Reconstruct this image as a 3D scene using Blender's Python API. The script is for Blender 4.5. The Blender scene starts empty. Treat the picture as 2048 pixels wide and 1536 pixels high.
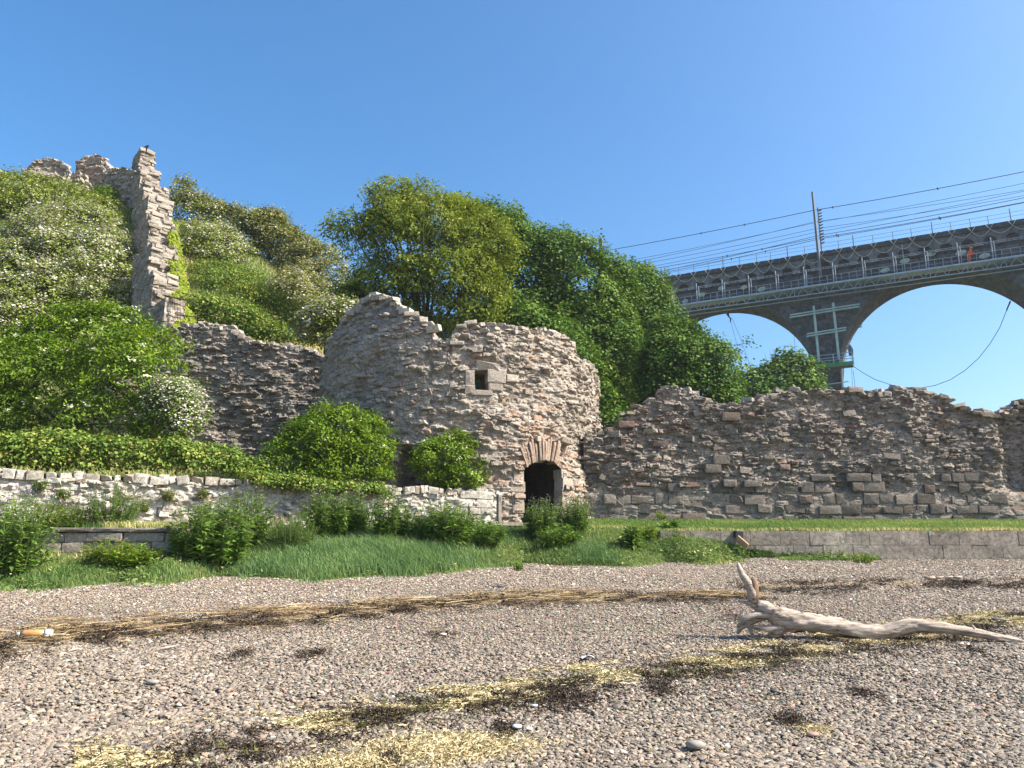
import bpy, bmesh, math, random
import numpy as np
from mathutils import Vector, Matrix, Euler
R_ = math.radians
sc = bpy.context.scene
COL = sc.collection
# ------------------------------------------------------------------ camera, sky, sun, exposure
F = 1538.0; TH = R_(13.0); EYE = 1.6          # focal length in photo pixels, upward tilt, eye height
CT, ST = math.cos(TH), math.sin(TH)
cam_d = bpy.data.cameras.new('camera'); cam = bpy.data.objects.new('camera', cam_d); COL.objects.link(cam)
cam_d.sensor_width = 36; cam_d.lens = 36 * F / 2048; cam_d.clip_start = .1; cam_d.clip_end = 3000
cam.location = (0, 0, EYE); cam.rotation_euler = (R_(90) + TH, 0, 0)
sc.camera = cam
SUN = Vector((.81, -.19, .74)).normalized()
SUN_EL = math.asin(SUN.z); SUN_AZ = math.atan2(SUN.x, SUN.y)
w = bpy.data.worlds.new('World'); sc.world = w; w.use_nodes = True
nt = w.node_tree; bg = nt.nodes['Background']
sky = nt.nodes.new('ShaderNodeTexSky'); sky.sky_type = 'NISHITA'; sky.sun_disc = False
sky.sun_elevation = SUN_EL; sky.sun_rotation = SUN_AZ
sky.air_density = 1.0; sky.dust_density = 2.5; sky.ozone_density = 3.0; sky.altitude = 0
hs = nt.nodes.new('ShaderNodeHueSaturation'); hs.inputs['Saturation'].default_value = 1.3; hs.inputs['Hue'].default_value = .496; hs.inputs['Value'].default_value = 1.0
nt.links.new(sky.outputs[0], hs.inputs['Color']); nt.links.new(hs.outputs[0], bg.inputs[0]); bg.inputs[1].default_value = .125
sd = bpy.data.lights.new('sun', 'SUN'); sd.energy = 5.0; sd.angle = R_(.53); sd.color = (1, .94, .82)
so = bpy.data.objects.new('sun', sd); COL.objects.link(so)
so.rotation_euler = (-SUN).to_track_quat('-Z', 'Y').to_euler(); so.location = (30, -10, 60)
sc.view_settings.view_transform = 'Standard'; sc.view_settings.look = 'None'
sc.view_settings.exposure = 1.12; sc.view_settings.gamma = 1; sc.view_settings.use_curve_mapping = False
sc.cycles.max_bounces = 6; sc.cycles.diffuse_bounces = 3; sc.cycles.glossy_bounces = 2
sc.cycles.transmission_bounces = 4; sc.cycles.transparent_max_bounces = 4
try: sc.cycles.use_denoising = True
except Exception: pass

# ------------------------------------------------------------------ measuring helpers
def ray(u, v):
    x = (u - 1024) / F; y = (768 - v) / F
    return Vector((x, CT - y * ST, ST + y * CT))
def P(u, v, Y):
    d = ray(u, v); k = Y / d.y
    return Vector((d.x * k, Y, EYE + d.z * k))
SLOPE = .08
def on_beach(u, v):
    d = ray(u, v); k = EYE / (SLOPE * d.y - d.z)
    return Vector((d.x * k, d.y * k, SLOPE * d.y * k))
def h3(i, j, k, seed):
    M = np.uint64(0xFFFFFFFF)
    i = np.asarray(i).astype(np.int64).astype(np.uint64) & M
    j = np.asarray(j).astype(np.int64).astype(np.uint64) & M
    k = np.asarray(k).astype(np.int64).astype(np.uint64) & M
    h = (i * np.uint64(0x9E3779B1)) ^ (j * np.uint64(0x85EBCA77)) ^ (k * np.uint64(0xC2B2AE3D)) ^ np.uint64((seed * 0x27D4EB2F + 0x165667B1) & 0xFFFFFFFF)
    h &= M; h ^= h >> np.uint64(15); h = (h * np.uint64(0x2C1B3C6D)) & M
    h ^= h >> np.uint64(12); h = (h * np.uint64(0x297A2D39)) & M; h ^= h >> np.uint64(15)
    return h.astype(np.float64) / 4294967295.0
def vn(x, y, z, seed=0):
    x = np.asarray(x, float); y = np.asarray(y, float); z = np.asarray(z, float)
    x, y, z = np.broadcast_arrays(x, y, z)
    i, j, k = np.floor(x), np.floor(y), np.floor(z)
    fx, fy, fz = x - i, y - j, z - k
    fx, fy, fz = [f * f * (3 - 2 * f) for f in (fx, fy, fz)]
    o = 0
    for a in (0, 1):
        for b in (0, 1):
            for c in (0, 1):
                o = o + h3(i + a, j + b, k + c, seed) * (fx if a else 1 - fx) * (fy if b else 1 - fy) * (fz if c else 1 - fz)
    return o * 2 - 1
def fbm(x, y, z, seed=0, oct=4):
    o = 0; a = 1; t = 0
    for n in range(oct):
        o = o + a * vn(np.asarray(x) * 2 ** n, np.asarray(y) * 2 ** n, np.asarray(z) * 2 ** n, seed + n); t += a; a *= .5
    return o / t
def sstep(a, b, x):
    t = np.clip((np.asarray(x, float) - a) / (b - a), 0, 1); return t * t * (3 - 2 * t)
def worley(s, z, cw, ch, seed):
    """nearest cell of a jittered, stone-shaped grid: F1, F2-F1, random id"""
    p = s / cw; q = z / ch
    j0 = np.floor(q); f1 = np.full(np.shape(p), 9.); f2 = f1.copy(); idr = np.zeros(np.shape(p))
    for dj in (-1, 0, 1):
        jj = j0 + dj; off = h3(jj, 7, 3, seed); i0 = np.floor(p - off)
        for di in (-1, 0, 1):
            ii = i0 + di
            cx = ii + off + .5 + .7 * (h3(ii, jj, 1, seed) - .5); cy = jj + .5 + .6 * (h3(ii, jj, 2, seed) - .5)
            d = (np.abs(p - cx) ** 3 + np.abs(q - cy) ** 3) ** (1 / 3)
            r = h3(ii, jj, 5, seed); m = d < f1
            f2 = np.where(m, f1, np.minimum(f2, d)); idr = np.where(m, r, idr); f1 = np.where(m, d, f1)
    return f1, f2 - f1, idr

# ------------------------------------------------------------------ object helpers
def tag(o, label=None, cat=None, group=None, kind=None):
    if label: o['label'] = label
    if cat: o['category'] = cat
    if group: o['group'] = group
    if kind: o['kind'] = kind
    return o
def link(name, me, parent=None, mat=None):
    o = bpy.data.objects.new(name, me); COL.objects.link(o)
    if mat is not None and me is not None:
        if len(me.materials) == 0: me.materials.append(mat)
    if parent is not None: o.parent = parent
    return o
def empty(name, loc, label, cat, group=None, rz=0):
    o = bpy.data.objects.new(name, None); COL.objects.link(o); o.location = loc; o.rotation_euler = (0, 0, rz)
    o.empty_display_size = .2
    return tag(o, label, cat, group)
def npmesh(name, V, Fc, attrs=None, smooth=False, mat=None):
    """mesh from a vertex array and an (n,3) or (n,4) face array; attrs {name: per-face or per-vertex values}"""
    V = np.ascontiguousarray(V, dtype=np.float32); Fc = np.ascontiguousarray(Fc, dtype=np.int32)
    me = bpy.data.meshes.new(name); n, k = Fc.shape
    me.vertices.add(len(V)); me.vertices.foreach_set('co', V.ravel())
    me.loops.add(n * k); me.loops.foreach_set('vertex_index', Fc.ravel())
    me.polygons.add(n); me.polygons.foreach_set('loop_start', np.arange(0, n * k, k, dtype=np.int32))
    me.polygons.foreach_set('use_smooth', np.full(n, smooth, dtype=bool))
    me.update(calc_edges=True)
    for an, av in (attrs or {}).items():
        av = np.ascontiguousarray(av, dtype=np.float32)
        a = me.attributes.new(an, 'FLOAT', 'FACE' if len(av) == n else 'POINT'); a.data.foreach_set('value', av)
    if mat: me.materials.append(mat)
    return me
class MB:
    """collects boxes, bars, tubes into one mesh"""
    def __init__(s): s.v = []; s.f = []
    def add(s, V, Fc):
        b = len(s.v); s.v += [tuple(p) for p in V]; s.f += [tuple(i + b for i in q) for q in Fc]
    def box(s, c, d, rot=None):
        x, y, z = d[0] / 2, d[1] / 2, d[2] / 2
        V = [Vector((a * x, b * y, e * z)) for a in (-1, 1) for b in (-1, 1) for e in (-1, 1)]
        if rot is not None: V = [rot @ p for p in V]
        V = [p + Vector(c) for p in V]
        s.add(V, [(0, 1, 3, 2), (4, 6, 7, 5), (0, 4, 5, 1), (2, 3, 7, 6), (0, 2, 6, 4), (1, 5, 7, 3)])
    def tube(s, pts, rad, n=6, cap=True, noise=0, seed=0):
        pts = [Vector(p) for p in pts]; m = len(pts); rr = rad if isinstance(rad, (list, tuple)) else [rad] * m
        V = []; Fc = []; up = None
        for i, p in enumerate(pts):
            t = (pts[min(i + 1, m - 1)] - pts[max(i - 1, 0)]).normalized()
            if up is None: up = Vector((0, 0, 1)) if abs(t.z) < .9 else Vector((1, 0, 0))
            a = t.cross(up).normalized(); b = a.cross(t).normalized(); up = b
            for j in range(n):
                an = 2 * math.pi * j / n; r = rr[i]
                if noise: r *= 1 + noise * float(vn(j * 1.7, i * .35, seed, seed) + .6 * vn(j * 3.1, i * .9, seed + 5, seed))
                V.append(p + a * math.cos(an) * r + b * math.sin(an) * r)
        for i in range(m - 1):
            for j in range(n):
                k = (j + 1) % n; Fc.append((i * n + j, i * n + k, (i + 1) * n + k, (i + 1) * n + j))
        if cap: Fc.append(tuple(range(n - 1, -1, -1))); Fc.append(tuple((m - 1) * n + j for j in range(n)))
        s.add(V, Fc)
    def build(s, name, mat, parent=None, smooth=False):
        me = bpy.data.meshes.new(name); me.from_pydata(s.v, [], s.f); me.update()
        if smooth:
            for p in me.polygons: p.use_smooth = True
        return link(name, me, parent, mat)
def bar(name, a, b, r, mat, parent=None, n=6):
    m = MB(); m.tube([a, b], r, n); return m.build(name, mat, parent)
def catenary(a, b, sag, n=14):
    a, b = Vector(a), Vector(b)
    return [a.lerp(b, t / n) - Vector((0, 0, sag * 4 * (t / n) * (1 - t / n))) for t in range(n + 1)]

# ------------------------------------------------------------------ materials
def new_mat(name, rough=.9, spec=.2):
    m = bpy.data.materials.new(name); m.use_nodes = True
    b = m.node_tree.nodes['Principled BSDF']; b.inputs['Roughness'].default_value = rough
    b.inputs['Specular IOR Level'].default_value = spec
    return m, m.node_tree, b
def nd(t, kind, **kw):
    n = t.nodes.new(kind)
    for k, v in kw.items(): setattr(n, k, v)
    return n
def ramp(t, fac, stops, interp='LINEAR'):
    r = nd(t, 'ShaderNodeValToRGB'); r.color_ramp.interpolation = interp
    e = r.color_ramp.elements
    while len(e) < len(stops): e.new(.5)
    for i, (p, c) in enumerate(stops):
        e[i].position = p; e[i].color = (*c, 1) if len(c) == 3 else c
    if fac is not None: t.links.new(fac, r.inputs[0])
    return r.outputs[0]
def noise_n(t, vec, scale, detail=4, rough=.6, dist=0):
    n = nd(t, 'ShaderNodeTexNoise'); n.inputs['Scale'].default_value = scale; n.inputs['Detail'].default_value = detail
    n.inputs['Roughness'].default_value = rough; n.inputs['Distortion'].default_value = dist
    if vec is not None: t.links.new(vec, n.inputs['Vector'])
    return n.outputs['Fac']
def mixc(t, fac, a, b, mode='MIX'):
    m = nd(t, 'ShaderNodeMix', data_type='RGBA', blend_type=mode)
    for s, x in ((m.inputs[0], fac), (m.inputs[6], a), (m.inputs[7], b)):
        if isinstance(x, (int, float)): s.default_value = x
        elif isinstance(x, tuple): s.default_value = (*x, 1) if len(x) == 3 else x
        else: t.links.new(x, s)
    return m.outputs[2]
def mth(t, op, a, b=None, clamp=False):
    m = nd(t, 'ShaderNodeMath', operation=op); m.use_clamp = clamp
    for s, x in zip(m.inputs, (a, b)):
        if x is None: continue
        if isinstance(x, (int, float)): s.default_value = x
        else: t.links.new(x, s)
    return m.outputs[0]
def attr(t, name, kind='GEOMETRY'):
    a = nd(t, 'ShaderNodeAttribute'); a.attribute_name = name; a.attribute_type = kind; return a.outputs['Fac']
def wpos(t): return nd(t, 'ShaderNodeNewGeometry').outputs['Position']
def bump(t, b, h, strength=.5, dist=.03):
    n = nd(t, 'ShaderNodeBump'); n.inputs['Strength'].default_value = strength; n.inputs['Distance'].default_value = dist
    t.links.new(h, n.inputs['Height']); t.links.new(n.outputs[0], b.inputs['Normal'])
def flat_mat(name, c, rough=.7, var=.25, scale=6, spec=.25, metal=0):
    m, t, b = new_mat(name, rough, spec); p = wpos(t)
    f = noise_n(t, p, scale, 5)
    c2 = tuple(x * (1 - var) for x in c); c3 = tuple(min(1, x * (1 + var)) for x in c)
    t.links.new(ramp(t, f, [(.3, c2), (.7, c3)]), b.inputs['Base Color']); b.inputs['Metallic'].default_value = metal
    bump(t, b, f, .15, .01)
    return m
def stone_mat(name, src, stops, warm=((.31, .205, .15), (.39, .28, .21)), lichen=.25, lich_col=(.52, .51, .47), speck=18, stain=0):
    """rubble stone: each stone has its own tone ('tint') and some are red sandstone ('warm')"""
    m, t, b = new_mat(name, .95, .1); p = wpos(t)
    if src == 'object':
        oi = nd(t, 'ShaderNodeObjectInfo'); sp = nd(t, 'ShaderNodeSeparateColor'); t.links.new(oi.outputs['Color'], sp.inputs[0])
        ti, wa = sp.outputs[0], sp.outputs[1]
    else: ti, wa = attr(t, 'tint'), attr(t, 'warm')
    n1 = noise_n(t, p, 2.2, 6, .62); n2 = noise_n(t, p, speck, 6, .7); n3 = noise_n(t, p, 60, 3, .6)
    ti2 = mth(t, 'ADD', mth(t, 'MULTIPLY', ti, .62), mth(t, 'MULTIPLY', n1, .42))
    base = ramp(t, ti2, stops)
    red = mixc(t, n1, warm[0], warm[1])
    base = mixc(t, wa, base, red)
    dirt = ramp(t, n2, [(.28, (.36, .34, .32)), (.5, (.92, .92, .92)), (.72, (1.32, 1.31, 1.28))])
    base = mixc(t, 1., base, dirt, 'MULTIPLY')
    vo = noise_n(t, p, speck * .55, 5, .75, .4)
    lf = ramp(t, vo, [(.60, (0, 0, 0)), (.66, (1, 1, 1))])
    base = mixc(t, mth(t, 'MULTIPLY', lf, lichen), base, lich_col)
    if stain: base = mixc(t, stain, base, ramp(t, noise_n(t, p, .9, 6, .7, .8), [(.3, (.5, .48, .44)), (.5, (1., 1., 1.)), (.68, (1.5, 1.48, 1.44))]), 'MULTIPLY')
    t.links.new(base, b.inputs['Base Color'])
    bump(t, b, mth(t, 'ADD', mth(t, 'MULTIPLY', n2, .7), mth(t, 'MULTIPLY', n3, .3)), .8, .035)
    return m
LB = {'dark_sycamore_leaf': 2.2, 'bronze_hawthorn_leaf': 1.55, 'hawthorn_leaf': 1.4, 'grass_blade': 2.1, 'long_grass_blade': 2.3, 'elder_leaf': 1.35, 'bramble_leaf': 1.75, 'broad_weed_leaf': 1.9, 'pale_ash_leaf': 1.2}
def leaf_mat(name, stops, transl=.35, rough=.6, tcol=None, spec=.12):
    m, t, b = new_mat(name, rough, spec)
    ti = attr(t, 'tint'); stops = [(p_, tuple(min(.8, x * LB.get(name, 1.)) for x in c_)) for p_, c_ in stops]; c = ramp(t, ti, stops); t.links.new(c, b.inputs['Base Color'])
    tr = nd(t, 'ShaderNodeBsdfTranslucent')
    hsv = nd(t, 'ShaderNodeHueSaturation'); hsv.inputs['Hue'].default_value = .485; hsv.inputs['Value'].default_value = 1.5
    hsv.inputs['Saturation'].default_value = 1.1
    t.links.new(c, hsv.inputs['Color']); t.links.new(hsv.outputs[0], tr.inputs[0])
    mx = nd(t, 'ShaderNodeMixShader'); mx.inputs[0].default_value = transl * .72
    t.links.new(b.outputs[0], mx.inputs[1]); t.links.new(tr.outputs[0], mx.inputs[2])
    t.links.new(mx.outputs[0], t.nodes['Material Output'].inputs[0])
    return m
GREY = [(.05, (.112, .096, .08)), (.3, (.222, .192, .16)), (.5, (.322, .28, .235)), (.7, (.415, .365, .308)), (.95, (.57, .52, .455))]
GREYD = [(.05, (.074, .064, .055)), (.3, (.158, .136, .115)), (.5, (.238, .205, .173)), (.7, (.325, .283, .24)), (.95, (.48, .435, .385))]
M = {}
M['rub_a'] = stone_mat('rubble_stone', 'attr', GREY); M['rub_o'] = stone_mat('loose_stone', 'object', GREY)
DK = ((.17, .105, .082), (.27, .19, .145))
M['wal_a'] = stone_mat('curtain_rubble', 'attr', GREYD, DK); M['wal_o'] = stone_mat('curtain_stone', 'object', GREYD, DK)
WHT = [(.05, (.18, .16, .13)), (.3, (.32, .29, .24)), (.5, (.46, .425, .37)), (.7, (.56, .53, .47)), (.95, (.66, .64, .59))]
M['wht_a'] = stone_mat('limewashed_rubble', 'attr', WHT, lichen=.8, lich_col=(.68, .67, .63), speck=11)
M['wht_o'] = stone_mat('limewashed_stone', 'object', WHT, lichen=.8, lich_col=(.68, .67, .63), speck=11)
VIA = [(.05, (.042, .045, .051)), (.3, (.075, .079, .087)), (.5, (.11, .115, .124)), (.7, (.15, .153, .158)), (.95, (.23, .226, .216))]
M['via_a'] = stone_mat('viaduct_masonry', 'attr', VIA, lichen=.12, speck=3); M['via_o'] = stone_mat('viaduct_block', 'object', VIA, lichen=.12, speck=3)
CON = [(.1, (.19, .165, .135)), (.5, (.265, .232, .192)), (.9, (.34, .30, .25))]
M['con_o'] = stone_mat('concrete_block_face', 'object', CON, lichen=.5, lich_col=(.56, .55, .52), speck=9, stain=.8)
M['con_a'] = flat_mat('concrete_backing', (.2, .185, .165), .95, .3, 8)
M['dark'] = flat_mat('passage_shade', (.035, .028, .023), .95, .4, 5)  # doorway's inner shade put into the colour, far darker than the tower stone
M['soil'] = flat_mat('dry_soil', (.17, .135, .09), .95, .4, 5)
M['steel'] = flat_mat('galvanised_steel', (.33, .41, .50), .5, .15, 3, .4, .2)
M['greensteel'] = flat_mat('pale_green_steel', (.40, .52, .50), .55, .15, 2)
M['wire'] = flat_mat('dark_wire', (.03, .035, .045), .6, .2, 3)
M['rope'] = flat_mat('pale_rope', (.42, .41, .38), .8, .2, 3)
M['handrail'] = flat_mat('dull_grey_rail', (.27, .31, .37), .6, .15, 3, .3)
M['iron'] = flat_mat('rusty_iron', (.06, .04, .03), .8, .4, 12)
M['toe'] = flat_mat('green_toeboard', (.06, .24, .07), .6, .2, 2)
M['plate'] = flat_mat('pale_oval_plate', (.40, .45, .36), .7, .2, 4)
M['mast'] = flat_mat('grey_mast_paint', (.13, .14, .15), .6, .2, 3)
# ------------------------------------------------------------------ terrain
def curve(pts):
    xs = np.array([p[0] for p in pts]); ys = np.array([p[1] for p in pts])
    return lambda x: np.interp(x, xs, ys)
_e = [(-200, 1178), (0, 1176), (110, 1180), (230, 1166), (330, 1172), (430, 1156), (560, 1160), (640, 1163), (800, 1150), (900, 1148), (985, 1135), (1050, 1128), (1150, 1132), (1260, 1132), (1330, 1124), (1420, 1126), (1500, 1118), (1600, 1117), (1690, 1117), (1730, 1122)]
_eb = [on_beach(u, v) for u, v in _e]
ye = curve([(-40, 14.2)] + [(p.x, min(p.y, 20.7)) for p in _eb] + [(10.5, 20.86), (40, 20.86)])
yr = lambda x: 22.65 + .4425 * np.asarray(x, float)              # front face of the limewashed wall
yt = curve([(-40, 16.6), (-6.75, 16.6), (-6.6, 19.5), (-5.6, 20.05), (-5, 20.3), (-2.5, 21.2), (-1, 21.6), (3.2, 21.7), (4.4, 20.86), (40, 20.86)])
zt = curve([(-40, 1.75), (-7.2, 1.78), (-6.75, 1.8), (-6.6, 2.33), (-5.6, 2.4), (-4, 2.5), (-1, 2.55), (3.2, 2.5), (4.4, 2.37), (5.6, 2.16), (7, 1.95), (9.0, 1.72), (10.5, 1.62), (40, 1.6)])
def beach_z(x, y):
    y = np.asarray(y, float); x = np.asarray(x, float)
    return SLOPE * y + .05 * fbm(x * .3, y * .42, 0, 11, 3) + .012 * fbm(x * 1.7, y * 1.7, 0, 15, 2)
def bank_z(x, y):
    t = np.clip((y - ye(x)) / np.maximum(yt(x) - ye(x), .05), 0, 1)
    a = SLOPE * ye(x)
    return a + (zt(x) - a) * (t ** .85) + .05 * fbm(np.asarray(x) * .9, np.asarray(y) * .9, 0, 21, 3) * np.sin(np.pi * t) - .03 * (1 - t)
yl = curve([(-1.2, 21.6), (3.2, 21.7), (4.4, 21.02), (40, 21.02)])
def lawn_z(x, y):
    z0 = np.where(np.asarray(x) > 4.4, 2.40, np.maximum(zt(x), 2.4)); t = np.clip((np.asarray(y) - yl(x)) / (24.8 - yl(x)), 0, 1.2)
    return z0 + (2.87 - z0) * t + .03 * fbm(np.asarray(x) * .8, np.asarray(y) * .8, 0, 25, 2)
zc = curve([(-70, 25.5), (-33, 24.6), (-27, 24.3), (-22, 23.2), (-19, 21.8), (-16.5, 20.6), (-13, 18.8), (-10.7, 17), (-6, 14.6), (-.75, 12), (4, 9.5), (8.5, 6.5), (15, 3.5), (22, 2.6), (60, 2.4)])
h0 = curve([(-70, 3.6), (-1.5, 3.6), (0, 3.2), (3, 2.7), (60, 2.5)])
def hill_z(x, y):
    x = np.asarray(x, float); y = np.asarray(y, float)
    ys = np.maximum(np.where(x < -.4, yr(np.maximum(x, -13)) + .6, 24.6), 20.5); t = np.clip((y - 24.5) / (46 - 24.5), 0, 1)
    base = h0(x) + .03 * np.clip(y - ys, 0, 4)
    s = .25 * t + .75 * t * t * (3 - 2 * t)
    return base + (zc(x) - base) * s - .12 * np.clip(y - 46, 0, 40) + .5 * fbm(x * .13, y * .13, 0, 31, 3) * t
def ray_hill(u, v, y0=22., y1=56.):
    d = ray(u, v); ys = np.linspace(y0, y1, 400); k = ys / d.y
    z = EYE + d.z * k; hh = hill_z(d.x * k, ys); w = np.nonzero(z <= hh)[0]
    if len(w) == 0: return None
    return float(ys[w[0]])
def sheet(name, X, Y, Z, mat, kind='structure', attrs=None):
    n, m = X.shape; V = np.stack([X, Y, Z], -1).reshape(-1, 3); i = np.arange(n * m).reshape(n, m)
    Fc = np.stack([i[:-1, :-1], i[1:, :-1], i[1:, 1:], i[:-1, 1:]], -1).reshape(-1, 4)
    o = link(name, npmesh(name, V, Fc, attrs, True, mat)); return tag(o, kind=kind)
# beach material: damp sandy grit between pebbles
m, t, b = new_mat('shingle_grit', .95, .1); p = wpos(t)
n1 = noise_n(t, p, 1.1, 5); vv = nd(t, 'ShaderNodeTexVoronoi'); vv.inputs['Scale'].default_value = 26; vv.inputs['Randomness'].default_value = 1; t.links.new(p, vv.inputs['Vector'])
cc = ramp(t, mth(t, 'ADD', mth(t, 'MULTIPLY', n1, .5), mth(t, 'MULTIPLY', noise_n(t, p, 45, 4), .5)), [(.3, (.16, .13, .103)), (.5, (.24, .198, .156)), (.7, (.32, .268, .212))])
cc = mixc(t, .5, cc, vv.outputs['Color'], 'SOFT_LIGHT')
t.links.new(cc, b.inputs['Base Color']); bump(t, b, vv.outputs['Distance'], .8, .02); M['grit'] = m
m, t, b = new_mat('grassy_earth', .95, .1); p = wpos(t)
n1 = noise_n(t, p, 1.3, 6); n2 = noise_n(t, p, 22, 5)
cc = ramp(t, mth(t, 'ADD', mth(t, 'MULTIPLY', n1, .5), mth(t, 'MULTIPLY', n2, .5)), [(.32, (.04, .055, .018)), (.5, (.075, .1, .03)), (.62, (.13, .13, .05)), (.75, (.2, .16, .09))])
t.links.new(cc, b.inputs['Base Color']); bump(t, b, n2, .8, .06); M['earth'] = m

xs = np.concatenate([np.linspace(-60, -15, 30), np.linspace(-14.5, 16, 250), np.linspace(17, 60, 30)])
ys = np.concatenate([np.linspace(-30, 3, 20), np.linspace(3.2, 21.05, 170)])
X, Y = np.meshgrid(xs, ys, indexing='ij'); sheet('beach', X, Y, beach_z(X, Y) - .012, M['grit'])
ts = np.linspace(0, 1, 40); xb = np.concatenate([np.linspace(-40, -13, 30), np.linspace(-12.8, 10.4, 260)])
X, T = np.meshgrid(xb, ts, indexing='ij'); Y = ye(X) - .15 + (yt(X) - ye(X) + .15) * T
Z = bank_z(X, Y); Z[:, 0] -= .08
sheet('grass_bank', X, Y, Z, M['earth'])
X, T = np.meshgrid(np.linspace(-1.2, 30, 160), np.linspace(0, 1, 24), indexing='ij'); Y = yl(X) - .02 + (25.6 - yl(X)) * T
sheet('lawn', X, Y, lawn_z(X, Y), M['earth'])
X, T = np.meshgrid(np.linspace(-40, -6.55, 90), np.linspace(0, 1, 12), indexing='ij')
yb = np.where(X > -13, yr(X), yr(-13.)) + .1
Y = 16.75 + (yb - 16.75) * T; sheet('ledge_ground', X, Y, 2.29 + .05 * T + .04 * fbm(X * 2, Y * 2, 0, 8, 2), M['soil'])
xs = np.linspace(-75, 60, 210); X, T = np.meshgrid(xs, np.linspace(0, 1, 120) ** 1.2, indexing='ij')
yb = np.where(X < -.4, yr(np.maximum(X, -13)) + .25, np.minimum(22.6 + (X + .4) * 1.2, 25.2)); Y = yb + (110 - yb) * T
Z = hill_z(X, Y); Z = np.where((X > -.4) & (Y < 26), np.minimum(Z, 2.8), Z); sheet('hill', X, Y, Z, M['earth'])
X, T = np.meshgrid(np.linspace(-75, 105, 30), np.linspace(100, 128, 6), indexing='ij'); sheet('far_ground', X, T, X * 0 - 3., M['grit'])
X, T = np.meshgrid(np.linspace(-60, 60, 12), np.linspace(-60, -29.5, 6), indexing='ij')
m, t, b = new_mat('river_water', .08, .5); b.inputs['Base Color'].default_value = (.03, .05, .05, 1)
wn = noise_n(t, wpos(t), 1.5, 4); bump(t, b, wn, .2, .05); M['water'] = m
sheet('river', X, T, X * 0 - 2.3, M['water'])

# ------------------------------------------------------------------ grass
def blades(px, py, pz, hgt, wid, rng, lean=.5, wind=(-.15, 0)):
    n = len(px); a = rng.uniform(0, 2 * np.pi, n); fa = rng.uniform(0, 2 * np.pi, n)
    dx, dy = np.cos(a) * wid / 2, np.sin(a) * wid / 2
    L = hgt * lean * rng.uniform(.2, 1., n); lx, ly = np.cos(fa) * L + wind[0] * hgt, np.sin(fa) * L + wind[1] * hgt
    B0 = np.stack([px - dx, py - dy, pz - .02], 1); B1 = np.stack([px + dx, py + dy, pz - .02], 1)
    C0 = np.stack([px - dx * .75 + lx * .35, py - dy * .75 + ly * .35, pz + hgt * .6], 1); C1 = np.stack([px + dx * .75 + lx * .35, py + dy * .75 + ly * .35, pz + hgt * .6], 1)
    T = np.stack([px + lx, py + ly, pz + hgt * rng.uniform(.8, 1, n)], 1)
    V = np.stack([B0, B1, C0, C1, T], 1).reshape(-1, 3); i = np.arange(n)[:, None] * 5
    Fc = np.concatenate([i + [0, 1, 3], i + [0, 3, 2], i + [2, 3, 4]], 1).reshape(-1, 3)
    return V, Fc
GR = [(0, (.024, .048, .012)), (.35, (.05, .084, .022)), (.62, (.092, .126, .036)), (.8, (.155, .165, .058)), (.92, (.27, .225, .11)), (1, (.36, .29, .16))]
M['grass'] = leaf_mat('grass_blade', GR, .35, .45)
GRB = [(0, (.024, .05, .018)), (.35, (.046, .08, .028)), (.7, (.08, .12, .042)), (.9, (.13, .15, .065)), (1, (.28, .24, .12))]
M['grass_long'] = leaf_mat('long_grass_blade', GRB, .35, .4)
rng = np.random.RandomState(3)
def scatter_bank(n, x0, x1, t0=0, t1=1, edge=.55):
    x = rng.uniform(x0, x1, n); t = rng.uniform(t0, t1, n); y = ye(x) - edge * 1.2 * (vn(x * 2.1, 0, 0, 4) > .1) * rng.uniform(0, 1, n) + (yt(x) - ye(x)) * t
    return x, y, bank_z(x, y)
# short grass all over the bank
x, y, z = scatter_bank(52000, -12.5, 9.6); k = (y < yt(x) + .02)
dry = np.clip(.47 + .42 * fbm(x * 1.1, y * 1.1, 0, 41, 4) + rng.normal(0, .16, len(x)) + .3 * np.exp(-((x - 5.6) / 1.0) ** 2) * (y < 20.3) + .22 * (x < -6.2) * (y > 15.9), 0, 1)
hh = rng.uniform(.05, .13, len(x)) * (1 + .5 * fbm(x * .7, y * .7, 0, 43, 2)) * np.where(x > 1.5, .75, 1.1)
keep = (rng.uniform(0, 1, len(x)) > .75 * sstep(.55, .75, dry)) & k
V, Fc = blades(x[keep], y[keep], z[keep], hh[keep], np.full(keep.sum(), .016), rng, .9)
o = link('grass', npmesh('short_grass', V, Fc, {'tint': np.repeat(dry[keep], 3)}, False, M['grass'])); tag(o, 'short mixed grass on the bank above the shingle', 'grass', kind='stuff')
# long bluish grass in the middle
x, y, z = scatter_bank(40000, -6.5, 3.2, .03, .95)
ln = np.clip(1.1 * np.exp(-((x + 2.6) / 1.6) ** 2) + .55 * np.exp(-((x - 1.9) / .6) ** 2) * (y < 20.2) + .6 * np.exp(-((x + 5.2) / .7) ** 2) + .35 * fbm(x * .9, y * .9, 0, 51, 3), 0, 1)
keep = rng.uniform(0, 1, len(x)) < ln
x, y, z, ln = x[keep], y[keep], z[keep], ln[keep]
V, Fc = blades(x, y, z, rng.uniform(.16, .38, len(x)) * (.5 + .6 * ln), np.full(len(x), .013), rng, 1.0, (-.35, -.05))
tt = np.clip(.42 + .25 * fbm(x * 1.2, y * 1.2, 0, 53, 2) + rng.normal(0, .15, len(x)), 0, 1)
o = link('long_grass', npmesh('long_grass', V, Fc, {'tint': np.repeat(tt, 3)}, False, M['grass_long'])); tag(o, 'long soft grass bending over on the bank below the tower', 'grass', kind='stuff')
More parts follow.
